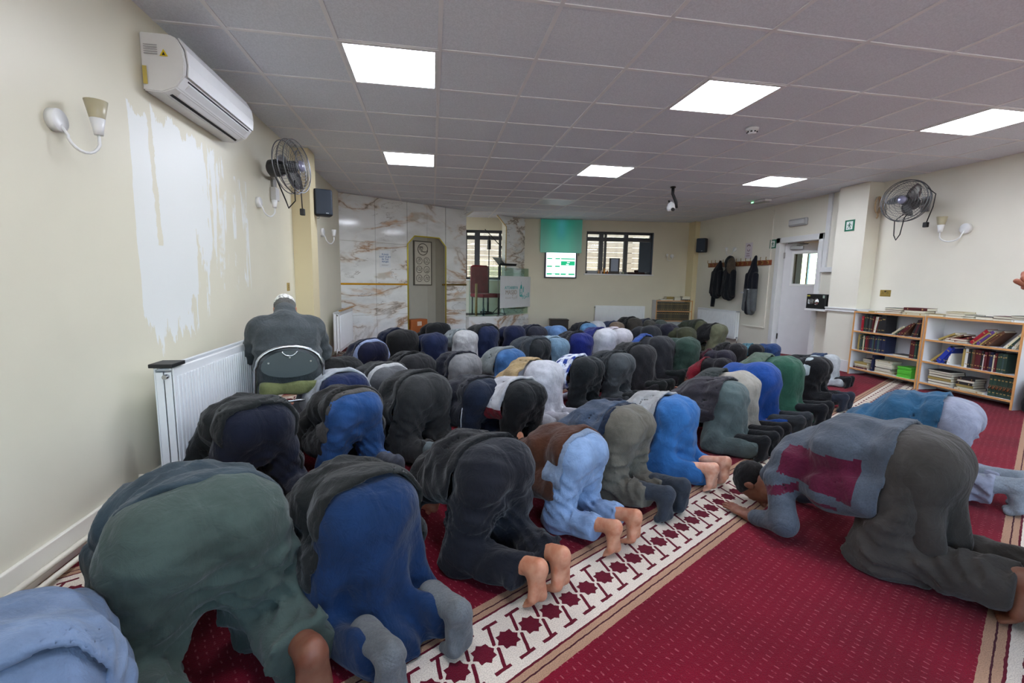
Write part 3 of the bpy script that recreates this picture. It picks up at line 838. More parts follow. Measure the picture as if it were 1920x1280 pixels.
from_bm('data_label', bm, plain((170, 170, 172), .6), e)
box('energy_label', (.008, -.008, .03), (.028, -.0065, .12), plain((206, 186, 96), .6), e)

def sconce(loc, face, label, shade=True, s=1.0, flip=1, rch=.16):
    """face: +1 looks to +X (left wall), -1 looks to -X; arm runs along Y*flip"""
    e = empty('wall_light', loc, 0, label, 'wall light', None)
    X = face
    R = Matrix.Rotation(PI/2*X, 4, 'Y')
    bm = bmesh.new(); lathe(bm, [(.050*s, 0), (.050*s, .030*s), (.047*s, .034*s), (.0, .035*s)], 26, R); from_bm('backplate', bm, M_WHITE, e)
    bm = bmesh.new()
    pts = [(X*.03*s, 0, -.02*s), (X*.05*s, flip*.01*s, -.06*s)]
    for k in range(9):
        a = PI+PI*k/8
        pts.append((X*(.05+.06*k/8)*s, flip*(rch*.53+rch*.47*math.cos(a))*s, (-.07+.05*math.sin(a))*s))
    pts.append((X*.11*s, flip*rch*s, -.02*s))
    tube(bm, pts, .0065*s, 8); from_bm('arm', bm, M_WHITE, e)
    T = Matrix.Translation((X*.11*s, flip*rch*s, 0))
    bm = bmesh.new(); lathe(bm, [(.018*s, -.025*s), (.021*s, .0), (.030*s, .05*s)], 20, T); from_bm('lamp_holder', bm, M_WHITE, e)
    if shade:
        bm = bmesh.new(); lathe(bm, [(.030*s, .05*s), (.046*s, .13*s), (.043*s, .13*s), (.028*s, .052*s)], 20, T, cap=False)
        from_bm('lamp_shade', bm, plain((176, 168, 140), .35, name='frosted_glass'), e)
    return e
sconce((LX, 2.25, 1.80), 1, 'white curled wall light with amber glass shade on the peeling left wall', s=.9, rch=.115)
sconce((LX, 4.48, 1.83), 1, 'small white wall light below the left wall fan, without glass', False, .9)
sconce((LX, 6.85, 1.80), 1, 'white curled wall light between the left speaker and marble wall', False, 1.2)
sconce((RX, 4.36, 1.86), -1, 'white curled wall light with brown glass shade right of the wall fan', True, 1.15, 1)
sconce((RX, 8.42, 1.88), -1, 'small pale wall light above the coat rail', False, .9, 1)
o = sconce((0, 0, 0), -1, 'faint pale wall light on the far wall right of the window', False, .9, 1); o.matrix_world = MFt(3.42, 0, 1.81, math.radians(-90+180))

M_CAGE = plain((120, 122, 126), .3, .9, name='fan_cage_chrome')
def wall_fan(loc, yaw, tilt, r, label, arm_from):
    """loc: centre of the cage; yaw: direction it blows"""
    e = empty('wall_fan', loc, 0, label, 'fan')
    R = Matrix.Rotation(yaw, 4, 'Z') @ Matrix.Rotation(math.radians(90+tilt), 4, 'Y')   # local z -> blowing direction
    def M3(bm): bmesh.ops.transform(bm, matrix=R, verts=bm.verts)
    bm = bmesh.new()
    for z_, rr_ in ((0, r), (.05, r*.97), (-.05, r*.97), (.066, r*.88), (.072, r*.78), (.078, r*.67), (.082, r*.56), (.086, r*.45), (.088, r*.34), (.089, r*.24), (-.07, r*.8), (-.078, r*.6), (-.085, r*.4)):
        tube(bm, arc((0, 0, z_), rr_, 0, 2*PI*(1-1/36), 36, (1, 0, 0), (0, 1, 0)), .0018 if rr_ < r*.95 else .005, 5, closed=True)
    M3(bm); from_bm('guard_ring', bm, M_CAGE, e)
    for sgn, nm in ((1, 'front_guard'), (-1, 'rear_guard')):
        bm = bmesh.new()
        for k in range(48):
            a = 2*PI*k/48; b_ = a+.35*sgn
            pts = []
            for q in range(6):
                t = q/5; rr_ = r*(.16+.84*t); aa = b_*(1-t)+a*t
                pts.append((rr_*math.cos(aa), rr_*math.sin(aa), sgn*(.088*math.cos(t*PI/2)**.6)))
            tube(bm, pts, .0011, 3, cap=False)
        M3(bm); o = from_bm(nm, bm, M_CAGE, e)
    bm = bmesh.new(); lathe(bm, [(0, .100), (.040, .098), (.048, .088), (.048, .080)], 22, cap=False); M3(bm); from_bm('badge', bm, plain((150, 150, 176), .3, .4), e)
    for k in range(3):
        bm = bmesh.new(); n = 7; g = []
        for q in range(n):
            t = q/(n-1); rr_ = r*(.15+.72*t); wd = .12*math.sin(PI*(.15+.8*t))*r/.2
            row = []
            for s_ in (-1, -.3, .4, 1):
                a = 2*PI*k/3 + .5*t + s_*wd/rr_*.45
                row.append(bm.verts.new((rr_*math.cos(a), rr_*math.sin(a), .028*s_)))
            g.append(row)
        for a_, b_ in zip(g, g[1:]):
            for i in range(3): bm.faces.new((a_[i], a_[i+1], b_[i+1], b_[i]))
        bmesh.ops.solidify(bm, geom=bm.faces[:], thickness=.002)
        M3(bm); from_bm('blade', bm, plain((176, 178, 182), .3, .85, name='aluminium_blade'), e, smooth=True)
    bm = bmesh.new(); lathe(bm, [(.03, .05), (.05, .03), (.055, -.06), (.06, -.09), (.075, -.10), (.075, -.20), (.05, -.22)], 22); M3(bm); from_bm('motor', bm, plain((60, 62, 66), .45), e)
    w_ = Vector(arm_from)-Vector(loc); back = R @ Vector((0, 0, -.17))
    bm = bmesh.new(); tube(bm, [back, back*.6+w_*.5+Vector((0, 0, -.03)), w_], .016, 8)
    bx(bm, (w_.x-.012, w_.y-.05, w_.z-.09), (w_.x+.012, w_.y+.05, w_.z+.09), .004); from_bm('bracket', bm, plain((150, 150, 150), .4, .6), e)
    return e, back
e, bk = wall_fan((-1.24, 4.60, 2.17), math.radians(-14), -4, .235, 'chrome caged fan mounted on the left wall before the pier', (LX+.01, 4.92, 2.12))
bm = bmesh.new(); tube(bm, [bk+Vector((0, 0, -.05)), (-.10, .12, -.28), (-.05, .02, -.36), (.02, -.02, -.30), (.02, -.02, -.12)], .006, 6); from_bm('cable', bm, M_BLK, e)
bm = bmesh.new(); tube(bm, [(.06, .02, -.16), (.065, .03, -.36)], .005, 6); bx(bm, (.045, .01, -.42), (.085, .05, -.36), .006); from_bm('plug_lead', bm, M_BLK, e)
box('fan_switch_box', (LX, 4.84, 1.91), (LX+.05, 4.95, 2.03), M_WHITE, bev=.006)
tag(bpy.data.objects['fan_switch_box'], 'white switch box on the wall just under the left fan', 'switch')
e, bk = wall_fan((5.66, 4.86, 2.23), math.radians(197), -4, .245, 'chrome caged fan mounted high on the right wall', (RX-.01, 4.84, 2.20))
bm = bmesh.new(); tube(bm, [bk+Vector((0, 0, -.06)), (.04, .14, -.22), (.02, .11, -.40), (.0, .06, -.46), (-.02, .0, -.40), (-.02, -.03, -.2), bk+Vector((0, -.03, -.06))], .006, 6); from_bm('cable', bm, M_BLK, e)
bm = bmesh.new(); tube(bm, [(.05, -.20, .12), (.09, -.27, .04), (.10, -.25, -.10), (.10, -.20, -.27)], .006, 6); bx(bm, (.08, -.22, -.33), (.12, -.17, -.27), .008); from_bm('plug_lead', bm, M_BLK, e)

# coiled cable on the side of the pilaster
e = empty('cable_coil', (5.86, 5.405, 2.27), 0, 'coiled beige cable hanging on the side of the right pilaster', 'cable')
bm = bmesh.new()
for k in range(4): tube(bm, arc((0, -.006*k, 0), .062+.004*k, 0, 2*PI*.97, 26, (.62, 0, 0), (0, 0, 1.5)), .006, 6)
tube(bm, [(.0, -.01, -.09), (.015, -.012, -.14), (.0, -.01, -.17)], .010, 6)
from_bm('coil', bm, plain((186, 160, 124), .5), e)
box('hook', (-.01, 0, .085), (.01, .012, .11), M_WHITE, e)

def speaker(M, label):
    e = framed('wall_speaker', M, label, 'speaker')
    bm = bmesh.new(); bx(bm, (-.10, -.075, -.15), (.10, .075, .15), .02); from_bm('cabinet', bm, plain((34, 38, 46), .55), e)
    bm = bmesh.new(); bx(bm, (-.092, -.092, -.14), (.092, -.07, .14), .012); from_bm('grille', bm, plain((38, 50, 66), .6), e)
    box('badge', (.02, -.094, -.125), (.05, -.0915, -.117), plain((180, 190, 200), .4), e)
    bm = bmesh.new(); tube(bm, [(0, .07, 0), (-.03, .13, 0)], .02, 8); bx(bm, (-.05, .12, -.14), (-.03, .14, .14)); from_bm('bracket', bm, M_BLK, e)
    bm = bmesh.new(); tube(bm, [(-.03, .02, -.15), (-.04, .03, -.175), (-.06, .06, -.17), (-.07, .09, -.15)], .004, 5); from_bm('cable', bm, M_WHITE, e)
    return e
speaker(Matrix.Translation((-1.25, 5.80, 2.04)) @ Matrix.Rotation(math.radians(22), 4, 'Z'), 'dark blue grey speaker on the left pier beside the marble wall')
speaker(Matrix.Translation((5.80, 9.36, 2.02)) @ Matrix.Rotation(math.radians(-52), 4, 'Z'), 'black speaker on the right wall near the far corner')

def radiator(M, L, H, label, end_detail=True):
    """local x along the wall, y towards the wall (0 = room side), z up from the bottom edge"""
    e = framed('radiator', M, label, 'radiator')
    bm = bmesh.new(); n = int(L/.0335)
    bx(bm, (0, 0, 0), (L, .008, H), .003); f = from_bm('front_panel', bm, M_RAD, e)
    bm = bmesh.new()
    for k in range(1, n):
        x = L*k/n; bx(bm, (x-.008, -.007, .045), (x+.008, .002, H-.045), .003)
    tag(from_bm('fluting', bm, M_RAD, e), kind='stuff')
    box('rear_panel', (0, .085, .0), (L, .093, H), M_RAD, e, bev=.003)
    for x in (0, L-.004):
        bm = bmesh.new(); bx(bm, (x-.002, .012, .01), (x+.006, .044, H-.02), .002); bx(bm, (x-.002, .050, .01), (x+.006, .083, H-.02), .002)
        from_bm('end_cover', bm, M_RAD, e)
    bm = bmesh.new()
    for k in range(int(L/.02)): bx(bm, (.01+.02*k, .012, H-.012), (.016+.02*k, .082, H-.004))
    tag(from_bm('top_grille', bm, plain((206, 208, 212), .4), e), kind='stuff')
    bm = bmesh.new(); bx(bm, (.0, .01, H-.006), (L, .02, H), 0); bx(bm, (.0, .075, H-.006), (L, .085, H), 0); from_bm('top_edge', bm, M_RAD, e)
    bm = bmesh.new()
    for x in (-.012, L+.012): tube(bm, [(x-.02, .046, .03), (x+.02, .046, .03)], .012, 10); tube(bm, [(x-(.018 if x < 0 else -.018), .046, .05), (x-(.018 if x < 0 else -.018), .046, -.13)], .008, 8)
    from_bm('valve', bm, M_CHROME, e)
    bm = bmesh.new(); tube(bm, [(-.03, .03, H-.04), (.02, .03, H-.04)], .012, 10); from_bm('bleed_plug', bm, M_CHROME, e)
    return e
radiator(Matrix.Translation((-1.30, 2.56, .155)) @ Matrix.Rotation(PI/2, 4, 'Z'), 1.32, .56, 'long white double panel radiator on the left wall by the seated man')
o = box('black_tray', (-1.40, 2.53, .722), (-1.29, 2.66, .742), M_BLK, bev=.004); tag(o, 'flat black object lying on the near end of the left radiator', 'tray')
radiator(Matrix.Translation((-1.33, 7.02, .10)) @ Matrix.Rotation(PI/2, 4, 'Z'), 1.1, .58, 'narrow looking white radiator on the left wall beside the marble')
o = tag(box('gold_edging', (-1.34, 7.0, .70), (-1.30, 8.15, .712), M_GOLD), 'gold edging strip above the radiator beside the marble wall', 'strip')
radiator(MFt(1.66, -.11, .10), 1.16, .55, 'white radiator under the far window')
radiator(Matrix.Translation((RX-.11, 9.42, .12)) @ Matrix.Rotation(-PI/2, 4, 'Z'), 1.32, .55, 'white radiator on the right wall below the hanging coats')

def socket(M, n, label):
    e = framed('wall_socket', M, label, 'socket')
    wd = .043 if n == 1 else .073
    box('plate', (-wd, -.006, -.043), (wd, 0, .043), plain((176, 150, 84), .3, .7, name='brass'), e, bev=.002)
    for k in ((0,) if n == 1 else (-.034, .034)):
        bm = bmesh.new(); bx(bm, (k-.003, -.0075, .008), (k+.003, -.0055, .018)); bx(bm, (k-.012, -.0075, -.008), (k-.005, -.0055, -.003)); bx(bm, (k+.005, -.0075, -.008), (k+.012, -.0055, -.003))
        from_bm('pin_hole', bm, M_BLK, e)
    if n == 2: box('switch', (-.012, -.009, .015), (.012, -.006, .032), plain((60, 50, 30), .4), e)
RL = Matrix.Rotation(PI/2, 4, 'Z'); RR = Matrix.Rotation(-PI/2, 4, 'Z')
socket(Matrix.Translation((LX, 5.26, 1.08)) @ RL, 1, 'small brass switch plate on the left wall above the seated man')
socket(Matrix.Translation((RX, 5.22, 1.11)) @ RR, 2, 'brass double socket on the right wall above the bookcases')

# ================================================================== RIGHT WALL
def exit_sign(M, label):
    e = framed('exit_sign', M, label, 'sign')
    box('plate', (-.075, -.006, -.075), (.075, 0, .075), plain((20, 110, 84), .5), e)
    wh = plain((224, 232, 228), .5)
    bm = bmesh.new(); J = Matrix.Translation((0, -.0075, 0))
    prism(bm, [(-.05, -.055), (.05, -.055), (.05, .055), (-.05, .055)], .001, J); from_bm('door_symbol', bm, wh, e)
    bm = bmesh.new(); J = Matrix.Translation((0, -.009, 0)); gr = plain((16, 96, 74), .5)
    for a in ([(-.008, .022), (.008, .022), (.008, .038), (-.008, .038)], [(-.014, -.012), (.008, -.012), (.014, .018), (-.008, .018)], [(-.03, .010), (-.012, .018), (-.012, .010), (-.034, -.004)],
              [(.012, .014), (.03, -.004), (.035, .002), (.014, .02)], [(-.014, -.01), (-.004, -.012), (-.018, -.03), (-.038, -.034), (-.036, -.042), (-.014, -.038)], [(0, -.012), (.010, -.01), (.022, -.026), (.016, -.046), (.006, -.044), (.010, -.028)]):
        prism(bm, a, .001, J)
    from_bm('running_figure', bm, gr, e)
exit_sign(Matrix.Translation((5.73, 5.66, 2.03)) @ RR, 'green running man exit sign on the face of the right pilaster')
exit_sign(Matrix.Translation((RX, 7.39, 1.91)) @ RR, 'green exit sign on the wall left of the open door')
e = framed('bulkhead_light', Matrix.Translation((RX, 6.83, 2.22)) @ RR, 'grey emergency bulkhead light on the wall above the open door', 'emergency light')
box('body', (-.19, -.05, -.06), (.19, 0, .06), plain((176, 178, 180), .4), e, bev=.02)
box('lens', (-.165, -.068, -.04), (.165, -.045, .04), plain((200, 202, 204), .25), e, bev=.012)
e = framed('wall_poster', Matrix.Translation((RX, 8.02, 1.83)) @ RR, 'small pinkish white poster above the coat rail', 'poster')
box('sheet', (-.10, -.003, -.15), (.10, 0, .15), plain((214, 206, 214), .6), e)
bm = bmesh.new(); tube(bm, arc((0, -.005, .06), .05, .5, 2.64, 9), .007, 4); tube(bm, arc((0, -.005, .03), .035, 3.3, 6.1, 9), .005, 4); bx(bm, (-.05, -.005, -.06), (.03, -.003, -.05)); bx(bm, (-.06, -.005, -.10), (.04, -.003, -.09))
from_bm('drawing', bm, plain((120, 84, 110), .6), e)
# coat rail
e = framed('coat_rail', Matrix.Translation((RX, 9.28, 1.59)) @ RR, 'long reddish wooden coat rail with brass double hooks', 'coat rail')
box('rail', (0, -.02, -.045), (1.90, 0, .045), plain((150, 78, 48), .45, var=.15, name='stained_wood'), e, bev=.004)
hk = bmesh.new(); tube(hk, [(0, -.02, .01), (0, -.05, .02), (0, -.075, .06), (0, -.07, .10)], .006, 6); tube(hk, [(0, -.02, -.01), (0, -.045, -.03), (0, -.05, -.005)], .005, 6); bx(hk, (-.008, -.024, -.025), (.008, -.02, .03))
me_h = bpy.data.meshes.new('hook'); hk.to_mesh(me_h); hk.free(); me_h.materials.append(plain((190, 160, 100), .3, .8))
for k in range(14): meshobj('hook', me_h, None, e, (.06+.1365*k, 0, 0))

# ================================================================== FAR WALL
e = framed('prayer_times_screen', MFt(.825, -.06, 1.28), 'wall screen showing prayer times as green and white table', 'screen')
box('casing', (-.37, -.02, -.02), (.37, .06, .60), plain((28, 34, 62), .4), e, bev=.006)
scr = emis((226, 228, 246), 1.0, 'screen_white'); grn = emis((8, 140, 96), .85, 'screen_green')
box('display', (-.335, -.023, .01), (.335, -.018, .57), scr, e)
for (a0, a1, z0, z1) in ((-.32, -.02, .405, .43), (.0, .32, .405, .43), (-.32, -.02, .23, .26), (.0, .32, .27, .365), (-.32, -.02, .055, .09), (.0, .32, .055, .09)):
    box('green_bar', (a0, -.026, z0), (a1, -.022, z1), grn, e)
gy = emis((170, 172, 190), .8, 'screen_grey')
for (a0, z0) in ((-.2, .50), (.12, .50), (-.21, .45), (.10, .45), (-.2, .33), (-.19, .29), (-.21, .17), (.13, .17), (-.2, .12), (.11, .12)):
    box('table_entry', (a0, -.025, z0), (a0+.07, -.022, z0+.016), gy, e)
for (a0, z0) in ((-.20, .409), (.14, .330), (.12, .285), (-.20, .238), (-.20, .063), (.12, .063)):
    box('table_entry', (a0, -.029, z0), (a0+.07 if a0 < 0 else a0+.06, -.0255, z0+.016), scr, e)
# green board above, its print blurred from edge to centre
m, nt, b = new_mat('green_print')
vec, x, y, z = objxyz(nt)
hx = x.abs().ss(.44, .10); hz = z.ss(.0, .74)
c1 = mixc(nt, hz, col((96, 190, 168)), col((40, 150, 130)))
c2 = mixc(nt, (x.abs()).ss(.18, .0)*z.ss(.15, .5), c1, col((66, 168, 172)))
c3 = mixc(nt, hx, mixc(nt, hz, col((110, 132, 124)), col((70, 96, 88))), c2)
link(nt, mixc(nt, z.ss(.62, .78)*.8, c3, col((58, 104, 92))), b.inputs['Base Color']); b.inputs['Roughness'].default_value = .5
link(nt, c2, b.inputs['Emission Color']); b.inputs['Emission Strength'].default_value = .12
e = framed('green_banner', MFt(.815, -.07, 1.83), 'green board with soft gradient hung under the ceiling above the screen', 'banner')
box('board', (-.47, -.015, 0), (.47, .0, .735), m, e)
box('top_rail', (-.47, -.02, .735), (.47, .03, .742), plain((96, 110, 104)), e)
box('cable', (.41, .0, -.06), (.42, .01, .02), M_BLK, e)
e = framed('dark_box', MFt(.80, -.34, 0), 'low dark brown box on the carpet below the screen', 'box')
box('body', (-.20, 0, 0), (.20, .28, .31), plain((46, 38, 34), .5), e, bev=.008)
box('lid', (-.21, -.01, .31), (.21, .29, .335), plain((40, 33, 30), .5), e, bev=.005)

# ================================================================== BOOKS
_bk = {}
def book_meshes(rgb):
    k = tuple(rgb)
    if k in _bk: return _bk[k]
    m = plain(rgb, .5, var=.12, name='book_cloth')
    bm = bmesh.new()           # unit book: x thickness, y depth (spine at y=0), z height
    bx(bm, (0, 0, 0), (.09, 1, 1)); bx(bm, (.91, 0, 0), (1, 1, 1)); bx(bm, (.09, 0, 0), (.91, .035, 1))
    bx(bm, (.2, -.004, .78), (.8, 0, .84), 0, 1); bx(bm, (.2, -.004, .16), (.8, 0, .20), 0, 1)
    c = bpy.data.meshes.new('cover'); bm.to_mesh(c); bm.free(); c.materials.append(m); c.materials.append(plain((166, 140, 84), .5))
    bm = bmesh.new(); bx(bm, (.09, .035, .015), (.91, .97, .985)); p = bpy.data.meshes.new('pages'); bm.to_mesh(p); bm.free(); p.materials.append(M_PAPER)
    _bk[k] = (c, p); return _bk[k]
def book(M, t, d, h, rgb, label, group, pages_front=False):
    c, p = book_meshes(rgb)
    e = bpy.data.objects.new('book', c); C.objects.link(e)
    e.matrix_world = M @ Matrix.Diagonal((t, d, h, 1))
    tag(e, label, 'book', group)
    o = bpy.data.objects.new('pages', p); C.objects.link(o); o.parent = e
    return e
CN = {'r': ((150, 20, 42), 'bright red'), 'm': ((84, 24, 32), 'maroon'), 'k': ((34, 34, 38), 'black'), 'g': ((38, 62, 52), 'dark green'), 'b': ((30, 40, 74), 'navy'), 'u': ((30, 52, 150), 'royal blue'),
      'c': ((206, 198, 170), 'cream'), 'w': ((216, 216, 212), 'white'), 'n': ((92, 58, 40), 'brown'), 't': ((58, 82, 82), 'dark teal'), 'y': ((168, 146, 84), 'tan'), 'p': ((92, 60, 130), 'purple'),
      'o': ((64, 72, 70), 'slate grey'), 'v': ((96, 180, 60), 'lime green')}
ORD = ['first', 'second', 'third', 'fourth', 'fifth', 'sixth', 'seventh', 'eighth', 'ninth', 'tenth', 'eleventh', 'twelfth', 'thirteenth', 'fourteenth', 'fifteenth', 'sixteenth', 'seventeenth', 'eighteenth', 'nineteenth', 'twentieth',
       'twenty-first', 'twenty-second', 'twenty-third', 'twenty-fourth', 'twenty-fifth', 'twenty-sixth']
def bookcase(M, W, H, D, shelves, label, name='bookcase'):
    """local: x along the front from its left end, y into the wall, z up"""
    e = framed(name, M, label, 'bookcase')
    t = .018
    wht = plain((222, 222, 226), .4, name='white_melamine')
    for x0 in (0, W-t):
        o = box('side_panel', (x0, 0, 0), (x0+t, D, H-t), wht, e); 
        box('edging', (x0-.001, -.004, 0), (x0+t+.001, .001, H), M_WOODE, o)
    o = box('top', (0, 0, H-t), (W, D, H), wht, e); box('edging', (0, -.005, H-t-.001), (W, .001, H+.001), M_WOODE, o)
    for z in shelves:
        o = box('shelf', (t, .004, z-t), (W-t, D-.005, z), wht, e); box('edging', (t, -.003, z-t-.001), (W-t, .004, z), M_WOODE, o)
    box('back_panel', (t, D-.006, .06), (W-t, D-.001, H-t), wht, e)
    return e
def row(M, z, x0, specs, where, case, h0=.23, d0=.17, y0=.03):
    """specs: list of (letter, thickness, height factor, lean degrees to the right, y offset)"""
    x = x0; rr = random.Random(int(z*100)+int(x0*100)+len(specs))
    for i, (c, t, hf, ln) in enumerate(specs):
        rgb, cn = CN[c]; a = math.radians(ln); h = h0*hf
        d = d0*rr.uniform(.88, 1.0)
        j = rr.uniform(.9, 1.1); rgb2 = tuple(int(q*j) for q in rgb)
        adv = t/math.cos(a)
        Mb = M @ Matrix.Translation((x+adv, y0+rr.uniform(-.006, .01), z)) @ Matrix.Rotation(a, 4, 'Y') @ Matrix.Translation((-t, 0, 0))
        how = 'leaning' if ln > 4 else 'upright'
        book(Mb, t*.97, d, h, rgb2, '%s %s book, %s from left, %s of %s' % (how, cn, ORD[i], where, case), 'books on the %s of %s' % (where, case))
        x += adv + (.001 if ln <= 0 else .002)
    return x
def pile(M, x, y, z, specs, where, w=.17, dd=.22, group=None):
    """flat stacked books, listed bottom to top; x = left edge"""
    rr = random.Random(int(x*1000)+int(z*1000)); n = len(specs); words_ = {1: ['single'], 2: ['lower', 'upper'], 3: ['bottom', 'middle', 'top']}.get(n)
    for i, (c, t) in enumerate(specs):
        rgb, cn = CN[c]; wv = w*rr.uniform(.9, 1.0); yaw = rr.uniform(-.05, .05)
        # lying: thickness -> z, height -> x, fore-edge or spine to the room
        flip = rr.random() < .6
        Mb = M @ Matrix.Translation((x+rr.uniform(0, .015), y+rr.uniform(-.006, .01), z)) @ Matrix.Rotation(yaw, 4, 'Z')
        if flip: Mb = Mb @ Matrix(((0, 0, 1, 0), (0, -1, 0, dd*.72), (1, 0, 0, 0), (0, 0, 0, 1)))
        else: Mb = Mb @ Matrix(((0, 0, 1, 0), (0, 1, 0, 0), (1, 0, 0, 0), (0, 0, 0, 1)))
        pos = words_[i] if words_ else ('%s from the bottom' % ORD[i])
        book(Mb, t, dd*.72, wv, rgb, ('%s book, %s in the %s' % (cn, pos, where)) if n > 1 else '%s book lying flat, %s' % (cn, where), group or 'stacked books')
        z += t
    return z
# two white bookcases with beech edging on the right wall
MB1 = Matrix.Translation((5.655, 5.365, 0)) @ RR; MB2 = Matrix.Translation((5.655, 4.435, 0)) @ RR
sh = (.095, .345, .60)
bookcase(MB1, .915, .862, .26, sh, 'left white bookcase with pale wood edging beside the pilaster, full of books')
bookcase(MB2, .915, .868, .26, sh, 'right white bookcase with pale wood edging, full of leaning books')
A_ = 'the left bookcase'; B_ = 'the right bookcase'
row(MB1, .60, .10, [('r', .028, .86, 0), ('g', .022, .98, 0), ('o', .024, 1, 0), ('k', .022, .98, 0), ('o', .026, .95, 0), ('k', .022, .92, 0), ('m', .018, .9, 2), ('c', .014, .9, 6), ('w', .012, .9, 8), ('m', .016, .88, 8), ('g', .02, .86, 5), ('k', .03, .9, 3), ('k', .06, .97, 0)], 'top shelf', A_)
row(MB1, .60, .50, [('c', .022, .84, 52), ('g', .020, .84, 50), ('m', .022, .9, 45), ('m', .024, .95, 40), ('n', .026, .98, 36)], 'top shelf middle', A_, h0=.20)
row(MB1, .60, .745, [('k', .03, .98, 18), ('m', .022, .98, 14), ('k', .026, 1.0, 10)], 'top shelf right end', A_, h0=.215)
row(MB1, .345, .08, [('y', .02, .98, 0), ('o', .018, .9, 0), ('g', .026, .98, 0), ('c', .012, .92, 0), ('g', .02, .95, 0), ('r', .012, .9, 0), ('m', .03, .95, 0), ('k', .024, .98, 0), ('b', .028, 1, 0), ('t', .02, .98, 0), ('n', .02, .94, 0), ('b', .026, 1, 0), ('t', .028, 1, 0), ('b', .03, 1, 0), ('b', .05, 1, 0)], 'middle shelf', A_, h0=.215)
row(MB1, .345, .765, [('m', .03, 1, 0), ('m', .028, .96, 0), ('g', .026, .98, 0), ('t', .02, .98, 0)], 'middle shelf right end', A_, h0=.215)
pile(MB1, .56, .03, .345, [('k', .022)], 'flat on the middle shelf of the left bookcase', w=.19)
pile(MB1, .05, .03, .095, [('m', .02), ('c', .022), ('c', .02), ('y', .024)], 'left stack on the bottom shelf of the left bookcase', w=.2)
pile(MB1, .13, .08, .18, [('k', .02), ('w', .014), ('k', .02)], 'small stack on the bottom shelf of the left bookcase', w=.14)
pile(MB1, .34, .03, .095, [('y', .02), ('n', .018), ('w', .022), ('b', .016), ('w', .02), ('c', .024), ('w', .02), ('c', .02)], 'tall middle stack on the bottom shelf of the left bookcase', w=.23)
row(MB1, .095, .29, [('b', .03, .95, 3)], 'bottom shelf', A_, h0=.22)
e = framed('green_box', MB1 @ Matrix.Translation((.655, .02, .095)), 'pile of bright lime green booklets on the bottom shelf of the left bookcase', 'booklets')
gb = plain((90, 190, 60), .5)
for k in range(7): box('booklet', (0+.003*(k % 2), .004*(k % 3), .019*k), (.17+.003*(k % 2), .2, .019*k+.017), gb, e)
row(MB2, .60, .42, [('r', .035, 1.0, 42), ('y', .014, .95, 44), ('p', .030, .98, 42), ('y', .016, .95, 42), ('n', .016, .98, 44), ('n', .028, 1.0, 40)], 'top shelf', B_, h0=.20)
row(MB2, .60, .735, [('w', .012, .6, 40), ('c', .020, .95, 36), ('g', .020, 1, 32), ('w', .016, .95, 26), ('c', .016, .9, 24)], 'top shelf right end', B_, h0=.205)
row(MB2, .60, .10, [('y', .022, .9, 62), ('c', .016, .9, 64), ('n', .016, .9, 64), ('m', .020, .95, 70)], 'top shelf left end', B_, h0=.20)
pile(MB2, .20, .02, .60, [('m', .022), ('r', .024)], 'flat pair on the top shelf of the right bookcase', w=.22)
row(MB2, .345, .06, [('y', .024, .85, 46), ('n', .022, .9, 44), ('u', .045, 1.0, 34), ('u', .03, 1.0, 28), ('k', .026, 1, 12), ('w', .030, .6, 4)], 'middle shelf left end', B_, h0=.21)
row(MB2, .345, .40, [('y', .02, .95, 0), ('w', .03, .98, 0), ('k', .022, 1, 0), ('g', .022, 1, 0), ('n', .02, 1, 0), ('m', .024, 1, 0), ('m', .024, .98, 0), ('k', .02, .98, 0), ('w', .014, .8, 0), ('m', .022, .95, 0), ('m', .024, .98, 0), ('b', .024, .98, 0), ('c', .014, .85, 0), ('m', .018, .95, 0), ('g', .02, .95, 0), ('g', .022, .98, 0), ('t', .02, .95, 0), ('g', .024, .98, 0)], 'middle shelf', B_, h0=.205)
zz = pile(MB2, .08, .02, .095, [('n', .03), ('k', .028), ('y', .03), ('o', .026), ('n', .03), ('k', .02)], 'left stack on the bottom shelf of the right bookcase', w=.25, dd=.26)
pile(MB2, .36, .05, .095, [('k', .03), ('y', .026), ('k', .028), ('n', .026), ('k', .024)], 'middle stack on the bottom shelf of the right bookcase', w=.17, dd=.24)
pile(MB2, .38, .0, .095, [('c', .022)], 'on the bottom shelf of the right bookcase', w=.27, dd=.05)
row(MB2, .095, .68, [('g', .03, .98, 0), ('g', .03, .98, 0), ('g', .03, .98, 0), ('g', .03, .98, 0), ('g', .03, .98, 0), ('g', .03, .98, 0), ('g', .03, .98, 0)], 'bottom shelf gold-banded set', B_, h0=.22)
e = framed('gold_lettered_band', MB2 @ Matrix.Translation((.68, .012, .17)), 'ornate gold band printed across the spines of the green book set', 'book band')
for k in range(7):
    bm = bmesh.new(); tube(bm, [(.031*k+.004, 0, .0), (.031*k+.012, 0, .03), (.031*k+.018, 0, .005), (.031*k+.027, 0, .032)], .004, 4); tube(bm, [(.031*k+.003, .002, .04), (.031*k+.028, .002, .04)], .002, 4)
    from_bm('gold_ornament', bm, plain((150, 82, 36), .5), e)
